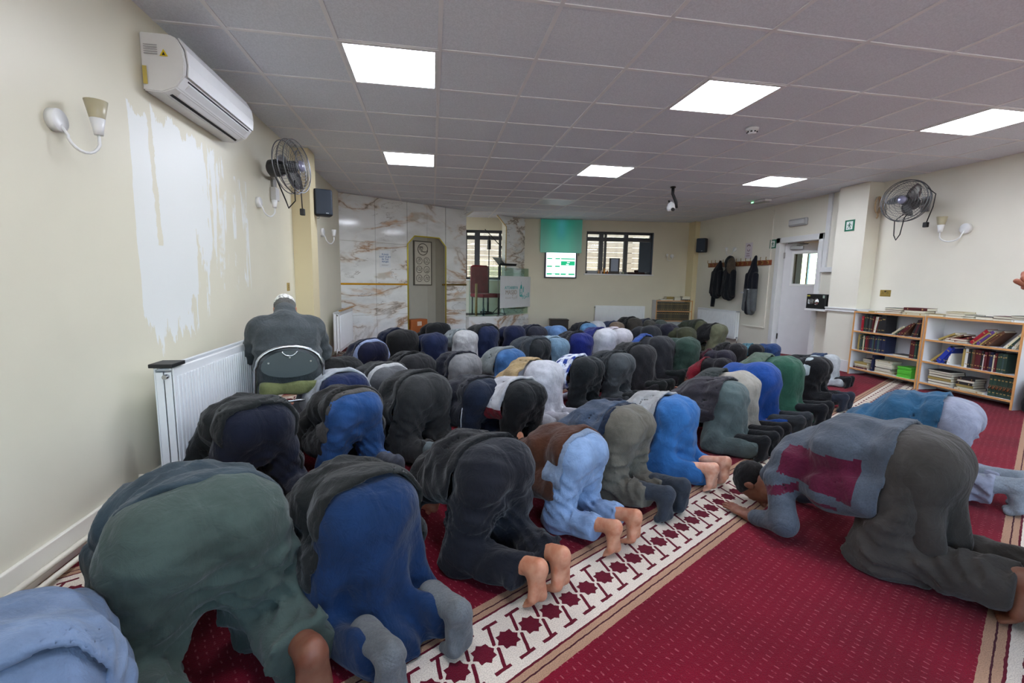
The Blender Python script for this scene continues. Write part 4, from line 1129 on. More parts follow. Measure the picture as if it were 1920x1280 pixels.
# stacks on the tops
pile(MB1, .17, .03, .862, [('y', .014)], 'on top of the left bookcase near the pilaster', w=.12)
pile(MB1, .26, .02, .862, [('w', .008)], 'sheets on top of the left bookcase', w=.16)
pile(MB1, .40, .02, .862, [('m', .026), ('m', .022), ('g', .024)], 'left stack on top of the left bookcase', w=.21)
pile(MB1, .63, .02, .862, [('c', .03), ('n', .028), ('m', .03)], 'right stack on top of the left bookcase', w=.27)
pile(MB2, .0, .02, .868, [('y', .026)], 'at the left end on top of the right bookcase', w=.17)
pile(MB2, .17, .02, .868, [('w', .024), ('c', .026), ('y', .016)], 'left stack on top of the right bookcase', w=.2)
pile(MB2, .335, .02, .868, [('o', .020), ('o', .022)], 'second stack on top of the right bookcase', w=.12)
pile(MB2, .46, .02, .868, [('k', .034)], 'in the middle on top of the right bookcase', w=.17)
pile(MB2, .62, .02, .868, [('k', .024), ('m', .026)], 'pair on top of the right bookcase', w=.17)
pile(MB2, .765, .02, .868, [('w', .022), ('g', .022), ('g', .02)], 'right-hand stack on top of the right bookcase', w=.145)
# far bookcase
MB3 = MFt(3.02, -.27, 0)
bookcase(MB3, .85, .80, .26, (.10, .34, .56), 'low brown edged bookcase of matching volumes in the far corner')
for zi, (z_, nm_) in enumerate(((.56, 'upper'), (.34, 'lower'))):
    x = .03; k = 0; rr = random.Random(zi)
    while x < .80:
        t = rr.uniform(.040, .052); rgb = rr.choice([(74, 66, 46), (66, 58, 42), (82, 74, 52), (60, 52, 40)])
        book(MB3 @ Matrix.Translation((x, .03, z_)), t*.96, .17, .19, rgb, 'dark gold tooled volume in the %s row of the far corner bookcase' % nm_, 'matching volumes in the %s row of the far bookcase' % nm_)
        x += t
pile(MB3, .10, .02, .80, [('w', .02), ], 'on top of the far bookcase, far left', w=.15)
pile(MB3, .24, .02, .80, [('m', .03), ('y', .028), ('y', .026)], 'left stack on top of the far bookcase', w=.17)
pile(MB3, .43, .02, .80, [('w', .026), ('k', .024), ('c', .02)], 'middle stack on top of the far bookcase', w=.15)
pile(MB3, .60, .02, .80, [('k', .028), ('w', .024), ('w', .022), ('y', .026)], 'right stack on top of the far bookcase', w=.20)

# safe, shelf items, bag ---------------------------------------------
e = framed('safe', Matrix.Translation((RX, 6.285, .845)) @ RR, 'black electronic safe with round silver dial on the ledge by the door', 'safe')
bm = bmesh.new(); bx(bm, (0, -.22, 0), (.36, -.005, .22), .006); from_bm('body', bm, M_BLK, e)
bm = bmesh.new(); bx(bm, (.015, -.228, .015), (.345, -.22, .205), .003); from_bm('door', bm, plain((16, 17, 20), .4), e)
bm = bmesh.new(); lathe(bm, [(.052, 0), (.052, .012), (.034, .016), (.034, .028), (0, .030)], 26, Matrix.Translation((.20, -.228, .11)) @ Matrix.Rotation(PI/2, 4, 'X')); from_bm('dial', bm, M_CHROME, e)
bm = bmesh.new(); bx(bm, (.06, -.238, .07), (.16, -.228, .15), .018); from_bm('keypad', bm, M_CHROME, e)
box('sticker', (.015, -.2295, .185), (.075, -.2285, .20), plain((190, 176, 60), .5), e); box('sticker', (.31, -.2295, .165), (.345, -.2285, .205), plain((170, 190, 176), .5), e)
bm = bmesh.new(); bx(bm, (0, -.24, -.03), (.38, 0, 0), .004); from_bm('shelf_bracket', bm, M_WHITE, e)
e = framed('wall_bracket_shelf', Matrix.Translation((RX, 6.02, 1.40)) @ RR, 'tiny white shelf with black cap, half hidden by the pilaster', 'shelf')
box('shelf', (.06, -.16, 0), (.26, 0, .02), M_WHITE, e); box('white_box', (.08, -.15, .02), (.22, -.03, .11), M_WHITE, e, bev=.01)
bm = bmesh.new(); lathe(bm, [(.07, .11), (.06, .15), (.02, .24), (.0, .26)], 16, Matrix.Translation((.16, -.09, 0)), cap=False); from_bm('black_cap', bm, fabric((22, 22, 26)), e, smooth=False)
bm = bmesh.new(); lathe(bm, [(.0, -.10), (.03, -.09), (.035, -.02), (.03, 0)], 12, Matrix.Translation((.15, -.06, 0)), cap=False); from_bm('cloth_bag', bm, fabric((150, 146, 136)), e)
e = empty('backpack', (5.80, 3.38, 0), .2, 'black backpack on the carpet at the right frame edge', 'bag')
# ================================================================== IMPLICIT SURFACES (bodies, clothes, coats)
f4 = np.float32
class Grid:
    def __init__(s, lo, hi, h):
        s.lo = np.array(lo, float); s.h = h
        n = [max(4, int(math.ceil((hi[i]-lo[i])/h))+1) for i in range(3)]
        s.X = (lo[0]+h*np.arange(n[0])).astype(f4)[:, None, None]
        s.Y = (lo[1]+h*np.arange(n[1])).astype(f4)[None, :, None]
        s.Z = (lo[2]+h*np.arange(n[2])).astype(f4)[None, None, :]
def cap(g, a, b, ra, rb=None):
    rb = ra if rb is None else rb
    a = np.asarray(a, float); b = np.asarray(b, float); d = b-a; L = float(d@d)+1e-9
    px, py, pz = g.X-f4(a[0]), g.Y-f4(a[1]), g.Z-f4(a[2])
    t = px*f4(d[0]/L)+py*f4(d[1]/L)+pz*f4(d[2]/L)
    np.clip(t, 0, 1, out=t)
    qx = px-t*f4(d[0]); qy = py-t*f4(d[1]); qz = pz-t*f4(d[2])
    return np.sqrt(qx*qx+qy*qy+qz*qz)-(f4(ra)+t*f4(rb-ra))
def ell(g, c, r):
    x, y, z = (g.X-f4(c[0]))/f4(r[0]), (g.Y-f4(c[1]))/f4(r[1]), (g.Z-f4(c[2]))/f4(r[2])
    k0 = np.sqrt(x*x+y*y+z*z)
    x, y, z = x/f4(r[0]), y/f4(r[1]), z/f4(r[2])
    k1 = np.sqrt(x*x+y*y+z*z)+f4(1e-6)
    return k0*(k0-1)/k1
def rbox(g, c, hw, r):
    qx = np.abs(g.X-f4(c[0]))-f4(hw[0]-r); qy = np.abs(g.Y-f4(c[1]))-f4(hw[1]-r); qz = np.abs(g.Z-f4(c[2]))-f4(hw[2]-r)
    ins = np.minimum(np.maximum(np.maximum(qx, qy), qz), 0)
    qx = np.maximum(qx, 0); qy = np.maximum(qy, 0); qz = np.maximum(qz, 0)
    return np.sqrt(qx*qx+qy*qy+qz*qz)+ins-f4(r)
def smin(a, b, k):
    h = np.clip(.5+.5*(b-a)/f4(k), 0, 1)
    return b+(a-b)*h-f4(k)*h*(1-h)
def smax(a, b, k): return -smin(-a, -b, k)
def uni(L, k):
    d = L[0]
    for q in L[1:]: d = smin(d, q, k)
    return d
def sst(x, a, b):
    t = np.clip((x-f4(a))/f4(b-a), 0, 1); return t*t*(3-2*t)
def crease(g, seed, amp, kx=(9, 7, 8), sharp=True):
    r = random.Random(seed); out = 0
    for i in range(3):
        v = [r.uniform(-1, 1)*k*1.6 for k in kx]; w_ = [r.uniform(-1, 1)*k*.9 for k in kx]
        warp = np.sin(g.X*f4(w_[0])+g.Y*f4(w_[1])+g.Z*f4(w_[2])+f4(r.uniform(0, 6)))
        s = np.sin(g.X*f4(v[0])+g.Y*f4(v[1])+g.Z*f4(v[2])+warp*f4(1.7)+f4(r.uniform(0, 6)))
        out = out + ((1-np.abs(s)*2) if sharp else s)
    return out*f4(amp/3)
EDG = [((0,0,0),(1,0,0)),((0,1,0),(1,1,0)),((0,0,1),(1,0,1)),((0,1,1),(1,1,1)),
       ((0,0,0),(0,1,0)),((1,0,0),(1,1,0)),((0,0,1),(0,1,1)),((1,0,1),(1,1,1)),
       ((0,0,0),(0,0,1)),((1,0,0),(1,0,1)),((0,1,0),(0,1,1)),((1,1,0),(1,1,1))]
def nets(g, V):
    V = V.copy(); V[0] = V[-1] = 1; V[:, 0] = V[:, -1] = 1; V[:, :, 0] = V[:, :, -1] = 1
    I = V < 0
    cnt = np.zeros([n-1 for n in V.shape], np.int8)
    for dx in (0, 1):
        for dy in (0, 1):
            for dz in (0, 1):
                cnt += I[dx:I.shape[0]-1+dx, dy:I.shape[1]-1+dy, dz:I.shape[2]-1+dz]
    act = (cnt > 0) & (cnt < 8)
    A = np.argwhere(act)
    if len(A) == 0: return np.zeros((0, 3)), np.zeros((0, 4), int)
    idg = np.full(act.shape, -1, np.int64); idg[act] = np.arange(len(A))
    S = np.zeros((len(A), 3)); N = np.zeros(len(A))
    for e0, e1 in EDG:
        v0 = V[A[:, 0]+e0[0], A[:, 1]+e0[1], A[:, 2]+e0[2]]; v1 = V[A[:, 0]+e1[0], A[:, 1]+e1[1], A[:, 2]+e1[2]]
        m = (v0 < 0) != (v1 < 0)
        t = np.where(m, v0/np.where(m, v0-v1, 1), 0)[:, None]
        S += np.where(m[:, None], np.array(e0)+t*(np.array(e1)-np.array(e0)), 0); N += m
    P = (A+S/N[:, None])*g.h+g.lo
    Q = []
    for ax in range(3):
        o1, o2 = [(1, 2), (2, 0), (0, 1)][ax]
        a = [slice(None)]*3; b = [slice(None)]*3
        a[ax] = slice(0, -1); b[ax] = slice(1, None)
        for o in (o1, o2):
            a[o] = slice(1, -1); b[o] = slice(1, -1)
        s0 = I[tuple(a)]; s1 = I[tuple(b)]
        for flip in (False, True):
            M_ = (s0 & ~s1) if not flip else (~s0 & s1)
            K = np.argwhere(M_)
            if len(K) == 0: continue
            K = K.copy(); K[:, o1] += 1; K[:, o2] += 1
            def cid(d1, d2):
                q = K.copy(); q[:, o1] += d1; q[:, o2] += d2
                return idg[q[:, 0], q[:, 1], q[:, 2]]
            c = np.stack([cid(-1, -1), cid(0, -1), cid(0, 0), cid(-1, 0)], 1)
            if flip: c = c[:, ::-1]
            Q.append(c)
    Q = np.concatenate(Q); Q = Q[(Q >= 0).all(1)]
    return P, Q
def relax(P, Q, n=1, lam=.5):
    e = np.concatenate([Q[:, [0, 1]], Q[:, [1, 2]], Q[:, [2, 3]], Q[:, [3, 0]]])
    for _ in range(n):
        S = np.zeros_like(P); c = np.zeros(len(P))
        for k in range(3):
            S[:, k] = np.bincount(e[:, 0], P[e[:, 1], k], len(P))+np.bincount(e[:, 1], P[e[:, 0], k], len(P))
        c = np.bincount(e[:, 0], minlength=len(P))+np.bincount(e[:, 1], minlength=len(P))
        P = P*(1-lam)+lam*S/np.maximum(c, 1)[:, None]
    return P
def mk_mesh(name, parts, mats, paint=None):
    """parts: list of (P, Q)"""
    Ps, Qs, o = [], [], 0
    for P, Q in parts:
        if len(P) == 0: continue
        Ps.append(P); Qs.append(Q+o); o += len(P)
    P = np.concatenate(Ps); Q = np.concatenate(Qs)
    me = bpy.data.meshes.new(name)
    me.vertices.add(len(P)); me.vertices.foreach_set('co', P.astype(f4).ravel())
    me.loops.add(len(Q)*4); me.loops.foreach_set('vertex_index', Q.astype(np.int32).ravel())
    me.polygons.add(len(Q)); me.polygons.foreach_set('loop_start', np.arange(0, len(Q)*4, 4, dtype=np.int32))
    me.polygons.foreach_set('loop_total', np.full(len(Q), 4, np.int32))
    me.polygons.foreach_set('use_smooth', np.ones(len(Q), bool))
    if not isinstance(mats, (list, tuple)): mats = [mats]
    for m in mats: me.materials.append(m)
    if paint is not None:
        cc = P[Q].mean(1); me.polygons.foreach_set('material_index', paint(cc).astype(np.int32))
    me.update(calc_edges=True); me.validate()
    return me
def surf(fn, lo, hi, h, rel=1):
    g = Grid(lo, hi, h); P, Q = nets(g, fn(g))
    if rel and len(P): P = relax(P, Q, rel, .4)
    return P, Q
def xf(PQ, M):
    P, Q = PQ; R = np.array(M); P2 = P@R[:3, :3].T+R[:3, 3]
    if np.linalg.det(R[:3, :3]) < 0: Q = Q[:, ::-1]
    return P2, Q

# ---- heads, hands, feet are modelled once at fine resolution and fused into each figure's skin
_part = {}
def head_pq(h=.008):
    if ('head', h) in _part: return _part[('head', h)]
    def fn(g):
        cr = ell(g, (0, -.012, .03), (.076, .097, .088)); fc = ell(g, (0, .032, -.035), (.058, .060, .082))
        d = smin(cr, fc, .03)
        d = smin(d, cap(g, (-.045, .02, -.075), (0, .07, -.098), .022, .020), .02); d = smin(d, cap(g, (.045, .02, -.075), (0, .07, -.098), .022, .020), .02)
        d = smin(d, cap(g, (0, .086, .008), (0, .112, -.032), .008, .014), .012)
        for s in (-1, 1):
            d = smin(d, cap(g, (0, .088, .022), (s*.045, .074, .020), .009, .008), .012)
            d = smax(d, -ell(g, (s*.031, .096, .004), (.019, .014, .011)), .010)
            d = smin(d, ell(g, (s*.031, .078, .003), (.014, .013, .011)), .003)
            d = smin(d, ell(g, (s*.016, .100, -.036), (.009, .010, .007)), .006)
            e = ell(g, (s*.080, -.008, .0), (.011, .020, .032)); e = smax(e, -ell(g, (s*.094, .0, .002), (.010, .011, .018)), .006)
            d = smin(d, e, .006)
        d = smin(d, ell(g, (0, .088, -.060), (.024, .012, .006)), .006); d = smin(d, ell(g, (0, .086, -.071), (.020, .012, .006)), .006)
        d = smin(d, cap(g, (0, -.02, -.05), (0, -.035, -.15), .054, .056), .03)
        return d
    _part[('head', h)] = surf(fn, (-.11, -.13, -.20), (.11, .14, .14), h); return _part[('head', h)]
def hair_pq(h=.009):
    if ('hair', h) in _part: return _part[('hair', h)]
    def fn(g):
        d = ell(g, (0, -.016, .034), (.084, .104, .094))+crease(g, 3, .006, (60, 60, 60))
        cut = -(g.Z+f4(.062)-f4(1.35)*np.maximum(g.Y+f4(.035), 0))+0*g.X
        return smax(d, cut, .01)
    _part[('hair', h)] = surf(fn, (-.11, -.14, -.12), (.11, .12, .15), h); return _part[('hair', h)]
def capkufi_pq(h=.009):
    if 'kufi' in _part: return _part['kufi']
    def fn(g):
        d = ell(g, (0, -.014, .04), (.088, .108, .098))
        d = smax(d, -(g.Z-f4(.045)-g.Y*f4(.25))+0*g.X, .006); return smax(d, g.Z-f4(.128)+0*g.X+0*g.Y, .02)
    _part['kufi'] = surf(fn, (-.11, -.14, -.06), (.11, .12, .16), h); return _part['kufi']
def hand_pq(h=.0045, curl=.12, point=False):
    """wrist at the origin, fingers along +y, palm facing -z, thumb on +x (a left hand seen from above)"""
    k = ('hand', h, curl, point)
    if k in _part: return _part[k]
    def fn(g):
        d = cap(g, (0, -.05, 0), (0, .01, 0), .025, .023)
        pal = uni([cap(g, (.018, .01, 0), (.027, .085, 0), .014, .0125), cap(g, (.004, .01, 0), (.008, .09, .002), .015, .0125), cap(g, (-.010, .01, 0), (-.011, .086, .001), .015, .012), cap(g, (-.018, .012, 0), (-.028, .078, -.001), .013, .0115)], .012)
        d = smin(d, pal, .012)
        for i, (bx_, by, L, sx) in enumerate(((.027, .088, .072, .10), (.009, .092, .080, .02), (-.010, .088, .074, -.05), (-.028, .080, .058, -.14))):
            a = np.array([bx_, by, .0]); dirn = np.array([sx, 1, 0.0]); ang = 0.0; r0 = .0098 if i < 3 else .0085
            cu = curl if not (point and i > 0) else 1.25
            p = a
            for q, f in enumerate((.45, .31, .26)):
                ang += cu*(1+.3*q) if q or cu > .5 else cu*.5
                v = np.array([sx*math.cos(ang), math.cos(ang), -math.sin(ang)]); b = p+v*L*f
                d = smin(d, cap(g, p, b, r0-.0008*q, r0-.0008*(q+1)), .005); p = b
        p0 = np.array([.022, .018, -.004]); p1 = np.array([.046, .046, -.010]); p2 = np.array([.060, .074, -.012]); p3 = np.array([.064, .098, -.012])
        d = smin(d, cap(g, p0, p1, .017, .013), .012); d = smin(d, cap(g, p1, p2, .0125, .0105), .005); d = smin(d, cap(g, p2, p3, .0105, .0085), .005)
        return d
    _part[k] = surf(fn, (-.07, -.08, -.11 if (point or curl > .3) else -.06), (.09, .20, .04), h); return _part[k]
def foot_pq(bare=True, h=.006, long_=.0):
    """ankle at the origin, toes down at z=-.16 and tucked forward (+y); sole faces -y; big toe on +x"""
    k = ('foot', bare, h, long_)
    if k in _part: return _part[k]
    o = 0.0 if bare else .006
    def fn(g):
        d = cap(g, (0, .12+long_, -.035), (0, .0, .0), .040+o+.008*(long_ > 0), .033+o)
        d = smin(d, ell(g, (0, -.036, .012), (.032+o, .034+o, .036+o)), .02)
        d = smin(d, cap(g, (.008, -.034, -.01), (.022, -.030, -.112), .028+o, .024+o), .02)
        d = smin(d, cap(g, (-.010, -.032, -.01), (-.028, -.026, -.106), .026+o, .021+o), .02)
        d = smin(d, cap(g, (0, .0, -.005), (.004, -.012, -.105), .032+o, .024+o), .02)
        d = smax(d, -ell(g, (.034, -.066, -.055), (.020, .022, .040)), .018)      # arch
        if bare:
            for i, (x, r, L) in enumerate(((.032, .0145, .052), (.010, .0105, .048), (-.008, .0098, .043), (-.023, .0092, .037), (-.037, .0088, .030))):
                d = smin(d, cap(g, (x, -.022, -.126), (x*1.08, -.022+L, -.147), r, r*.86), .006)
        else:
            d = smin(d, cap(g, (.024, -.022, -.124), (.026, .026, -.142), .020, .017), .02)
            d = smin(d, cap(g, (-.010, -.022, -.124), (-.010, .018, -.144), .018, .016), .02)
            d = smin(d, cap(g, (-.030, -.020, -.122), (-.030, .008, -.144), .016, .014), .02)
            d = d+crease(g, 11, .003, (22, 22, 30))
        return d
    _part[k] = surf(fn, (-.075, -.09, -.175), (.085, .19+long_, .075), h); return _part[k]

LOOK = {'tan': (196, 142, 112), 'pale': (214, 168, 144), 'brown': (120, 78, 58), 'dark': (78, 52, 42)}
def attach(name, pq, mats, parent, paint=None):
    return meshobj(name, mk_mesh(name, pq if isinstance(pq, list) else [pq], mats, paint), None, parent)

def prostrate(loc, yaw, s, label, kind='trousers', low=(60, 60, 60), top=(40, 40, 40), lowk='cotton', topk='cotton', hem=.04, drape=.10, shirt=None, feet='bare', sock=(40, 40, 44),
              skn='tan', kw=.13, legL=(0, 0), legR=(0, 0), h=.020, seed=1, hair=True, wid=1.0, group=None, extra=None, lean=-.06, toppaint=None, topmats=None, baggy=0.0, cape=None, hoodup=False, trail=0.0, flare=0.0, shin_hem=.30, lowpaint=None, lowmats=None, tilt=0.0, elb=.285):
    """a figure in prostration: local x = to its right, y = forward, z up; knees near the origin.
    legL / legR = (ankle x shift, ankle y shift)"""
    e = empty('person', loc, yaw, label, 'person', group or 'people bowing in prayer rows'); e.scale = (s*wid, s, s)
    hy = lean
    kn = {-1: np.array([-kw, 0, .068]), 1: np.array([kw, 0, .068])}
    an = {-1: np.array([-kw*.75+legL[0], -.385+legL[1], .166]), 1: np.array([kw*.75+legR[0], -.385+legR[1], .166])}
    hp = {q: np.array([q*.088, hy, .475]) for q in (-1, 1)}
    pel = (0, hy+.02, .505)
    T0, T1, T2 = (.072, hy+.03, .495), (.085, hy+.24, .455), (.09, hy+.43, .315)
    sh = (.172, hy+.475, .265); el = (elb, hy+.375, .105); wr = (elb-.06, hy+.57, .040)
    hd = Vector((0, hy+.665, .118))
    mir = lambda p, q: (p[0]*q, p[1], p[2])
    hb = max(h, .018)
    # ---- skin: one body surface with fused fine head, hands and feet
    def body(g):
        L = [cap(g, mir(T0, -1), mir(T0, 1), .095), cap(g, (0, hy+.03, .495), (0, hy+.24, .455), .10), cap(g, (0, hy+.24, .455), (0, hy+.43, .32), .10, .105), cap(g, mir(sh, -1), mir(sh, 1), .052)]
        for q in (-1, 1):
            L += [cap(g, hp[q], kn[q], .075, .048), cap(g, kn[q], an[q], .045, .030), cap(g, mir(sh, q), mir(el, q), .042, .036), cap(g, mir(el, q), mir(wr, q), .034, .022)]
        L.append(cap(g, (0, hy+.47, .29), (0, hy+.60, .165), .052, .05))
        return uni(L, .03)
    bw = .36
    lo = (-bw, -.56, -.01); hi = (bw, hy+.84, .66)
    parts = [surf(body, lo, hi, hb, 0)]
    MH = Matrix.Translation(hd) @ Matrix.Rotation(math.radians(-98), 4, 'X')
    parts.append(xf(head_pq(.008 if h < .014 else .012), MH))
    hh = .0045 if h < .014 else .008
    for q in (-1, 1):
        Mx = Matrix.Translation(Vector(mir(wr, q))+Vector((0, 0, -.012))) @ Matrix.Rotation(q*math.radians(14), 4, 'Z') @ Matrix.Diagonal((-q, 1, 1, 1))
        parts.append(xf(hand_pq(hh, .06), Mx))
    bare = feet == 'bare'
    fp = []
    for q in (-1, 1):
        Mx = Matrix.Translation(Vector(an[q])+Vector((0, 0, .012))) @ Matrix.Rotation(math.radians(tilt), 4, 'X') @ Matrix.Rotation(.35*math.atan2(an[q][0]-kn[q][0], kn[q][1]-an[q][1]), 4, 'Z') @ Matrix.Diagonal((-q*1.06, 1.05, 1.12, 1))
        fp.append((q, Mx))
        parts.append(xf(foot_pq(True, .0055 if h < .014 else .009), Mx if bare else Mx @ Matrix.Diagonal((.86, .90, .97, 1))))
    attach('body', parts, skin(LOOK[skn]), e)
    if not bare:
        for q, Mx in fp: attach('sock', xf(foot_pq(False, .0065 if h < .014 else .010, .03), Mx), fabric(sock, 'fleece' if sum(sock) > 300 else 'cotton'), e)
    if hair is True: attach('hair', xf(hair_pq(.009 if h < .014 else .013), MH), fabric((24, 20, 20), 'fleece'), e)
    elif hair: attach('prayer_cap', xf(capkufi_pq(), MH), fabric(hair), e)
    bag = .022+baggy
    # ---- trousers or the lower robe
    def trousers(g, o=0.0):
        L = [cap(g, mir(T0, -1), mir(T0, 1), .100+bag*.6+o), cap(g, (0, hy+.03, .49), (0, hy+.22, .455), .105+bag*.6+o)]
        for q in (-1, 1):
            L += [cap(g, (q*.060, hy-.02, .482), (q*.06, hy-.022, .484), .116+bag*.3+o), cap(g, hp[q], kn[q], .088+bag+o, .068+bag*1.1+o), cap(g, kn[q]+[0, 0, bag*.5], an[q]+[0, 0, -.03], .058+bag*1.0+o, .046+bag*1.1+o)]
        L.append(cap(g, (0, hy, .47), (0, hy+.01, .36), .10))
        d = uni(L, .038)
        cleft = cap(g, (0, hy-.16, .46), (0, hy-.13, .33), .010)
        d = smax(d, -cleft, .05)
        fw = sst(-g.Z, -.50, -.28)+0*g.X+0*g.Y
        ax_ = np.abs(g.X)
        rad = np.sin((g.Z*f4(.8)-g.Y*f4(.55)+ax_*f4(.5))*f4(58)+np.sin(ax_*f4(17)+g.Y*f4(9)+f4(seed))*f4(1.5))
        d = d-(1-np.abs(rad))*f4(.014+baggy*.3)*fw*sst(np.sin(g.X*f4(9)+g.Z*f4(11)+g.Y*f4(7)+f4(seed)), -.6, .6)
        d = d-crease(g, seed, .017+baggy*.25, (18, 13, 22))*(f4(.35)+f4(.65)*fw)
        d = np.maximum(d, (g.Y-f4(hy+.20))+0*g.X+0*g.Z)
        hemy = -shin_hem
        d = np.maximum(d, (f4(hemy)-g.Y)+0*g.X+0*g.Z)
        return np.maximum(d, f4(.003)-g.Z+0*g.X+0*g.Y)
    def robe(g, o=0.0):
        L = [cap(g, mir(T0, -1), mir(T0, 1), .112+o+baggy), cap(g, (0, hy+.03, .49), (0, hy+.24, .455), .120+o), cap(g, mir(T1, -1), mir(T1, 1), .10+o), cap(g, (0, hy+.24, .455), (0, hy+.43, .32), .115+o, .125+o), cap(g, mir(T2, -1), mir(T2, 1), .10+o)]
        for q in (-1, 1):
            L += [cap(g, (q*.062, hy-.018, .48), (q*.062, hy-.02, .482), .122+o), cap(g, hp[q], kn[q]+[q*.02, -.02, -.02], .105+o+baggy, .095+o+flare), cap(g, kn[q], an[q]+[0, 0, -.04], .080+o+flare, .062+o+flare*.5)]
        L += [cap(g, (0, hy-.03, .44), (0, -.06-trail*.3, .04), .125+o, .16+o), cap(g, (0, -.05, .03), (0, -.25-trail, .02), .15+flare, .11+flare)]
        d = uni(L, .05)
        dep = sst(-g.Z, -.46, -.12)
        d = d-(np.sin(g.X*f4(46)+np.sin(g.Z*f4(9)+f4(seed))*f4(1.1)+g.Y*f4(14)+f4(seed*1.7))*f4(.015)+np.sin(g.X*f4(21)+g.Y*f4(25)+f4(seed))*f4(.010))*dep-crease(g, seed, .010, (14, 10, 15))
        d = np.maximum(d, (f4(-.34-trail)-g.Y+crease(g, seed+3, .02, (20, 5, 5), False))+0*g.X+0*g.Z)
        if cape is None: pass
        return np.maximum(d, f4(.004)-g.Z+0*g.X+0*g.Y)
    def arms(g, o):
        L = [cap(g, mir(sh, -1), mir(sh, 1), .062+o)]
        for q in (-1, 1): L += [cap(g, mir(sh, q), mir(el, q), .058+o, .054+o), cap(g, mir(el, q), (wr[0]*q*1.02, wr[1]-.035, wr[2]+.004), .052+o, .036+o)]
        return uni(L, .03)
    wide = .33+flare
    if kind == 'trousers':
        attach('trousers', surf(lambda g: trousers(g), (-.30, -.45, -.012), (.30, hy+.23, .66), h), lowmats or fabric(low, lowk), e, lowpaint)
    else:
        attach('robe', surf(lambda g: robe(g), (-wide, -.50-trail, -.012), (wide, hy+.60, .66), h), lowmats or fabric(low, lowk), e, lowpaint)
    # ---- jacket / shirt
    def jacket(g, o=.0, hem_=hem, dr=drape):
        ob = (.026 if kind == 'trousers' else .032)+o
        L = [cap(g, (-.075, hy+.03, .497), (.075, hy+.03, .497), .112+ob), cap(g, mir(T1, -1), mir(T1, 1), .112+ob), cap(g, (0, hy+.05, .495), (0, hy+.24, .46), .118+ob), cap(g, (0, hy+.24, .46), (0, hy+.43, .325), .120+ob), cap(g, mir(T2, -1), mir(T2, 1), .105+ob)]
        for q in (-1, 1): L.append(cap(g, (q*.064, hy-.03, .483), (q*.064, hy-.03, .485), .118+ob))
        if dr > 0:
            for q in (-1, 1): L.append(cap(g, (q*.14, hy+.02, .47-dr), (q*.15, hy+.26, .42-dr), .085+ob, .08+ob))
        d = smin(uni(L, .045), arms(g, o+.004), .035)
        d = smin(d, cap(g, (0, hy+.48, .30), (0, hy+.59, .195), .072+o, .064+o), .03)
        d = d-crease(g, seed+9, .014, (14, 17, 14))*(f4(1)-f4(.75)*sst(-g.Z, -.26, -.18))
        if topk == 'quilted': d = d-np.abs(np.sin(g.Y*f4(34)))*f4(.010)
        inner = d+f4(max(.020, h*1.5))
        cut = f4(hy+hem_)-g.Y-f4(.10)*(g.Z-f4(.45))+0*g.X
        if dr > 0: cut = cut-sst(np.abs(g.X), .10, .22)*f4(.02)
        d = smax(d, cut, .008)
        hollow = np.maximum(inner, g.Y-f4(hy+hem_+.16)+0*g.X+0*g.Z)
        d = np.maximum(d, -hollow)
        d = np.maximum(d, -(np.maximum(inner, g.Z-f4(.30)+0*g.X+0*g.Y)) if dr > 0 else -hollow)
        return np.maximum(d, f4(.004)-g.Z+0*g.X+0*g.Y)
    if top is not None:
        attach('jacket', surf(lambda g: jacket(g), (-.40, hy+hem-.03-(.05 if hem < 0 else .02), -.012), (.40, hy+.74, .68), h), topmats or fabric(top, 'cotton' if topk == 'quilted' else topk), e, toppaint)
    if shirt is not None:
        attach('shirt', surf(lambda g: smax(jacket(g, -.012, hem-shirt[1], drape*.6), np.maximum(g.Y-f4(hy+hem+.10)+0*g.X+0*g.Z, (f4(shirt[2])-np.abs(g.X)+0*g.Y+0*g.Z) if len(shirt) > 2 else -9), .01), (-.30, hy+hem-shirt[1]-.05, .05), (.30, hy+hem+.14, .66), h), fabric(shirt[0]), e)
    if hoodup:
        attach('hood', surf(lambda g: smax(ell(g, (0, hd.y-.03, hd.z+.055), (.115, .125, .09))+crease(g, seed, .006, (20, 20, 20)), f4(.10)-g.Z+0*g.X+0*g.Y, .01), (-.14, hd.y-.2, .0), (.14, hd.y+.14, .26), .012), topmats[0] if topmats else fabric(top, 'cotton'), e)
    if extra: extra(e, dict(hy=hy, kn=kn, an=an, hp=hp, jacket=jacket, trousers=trousers, robe=robe, h=h, crease=crease))
    return e
def r1paint(c):      # burgundy side panels and sleeve stripe, local coordinates
    x, y, z = c[:, 0], c[:, 1], c[:, 2]
    side = (np.abs(x) > .115) & (y > .08) & (y < .40) & (z > .28+.10*(y-.05)) & (z < .475-.12*(y-.05)**1.0)
    stripe = (np.abs(x) > .20) & (y > .30) & (y < .48) & (np.abs(z-(.245-.45*(y-.36))) < .022)
    pocket = (np.abs(x) > .16) & (y > .14) & (y < .26) & (np.abs(z-.235) < .010)
    return (side | stripe | pocket)
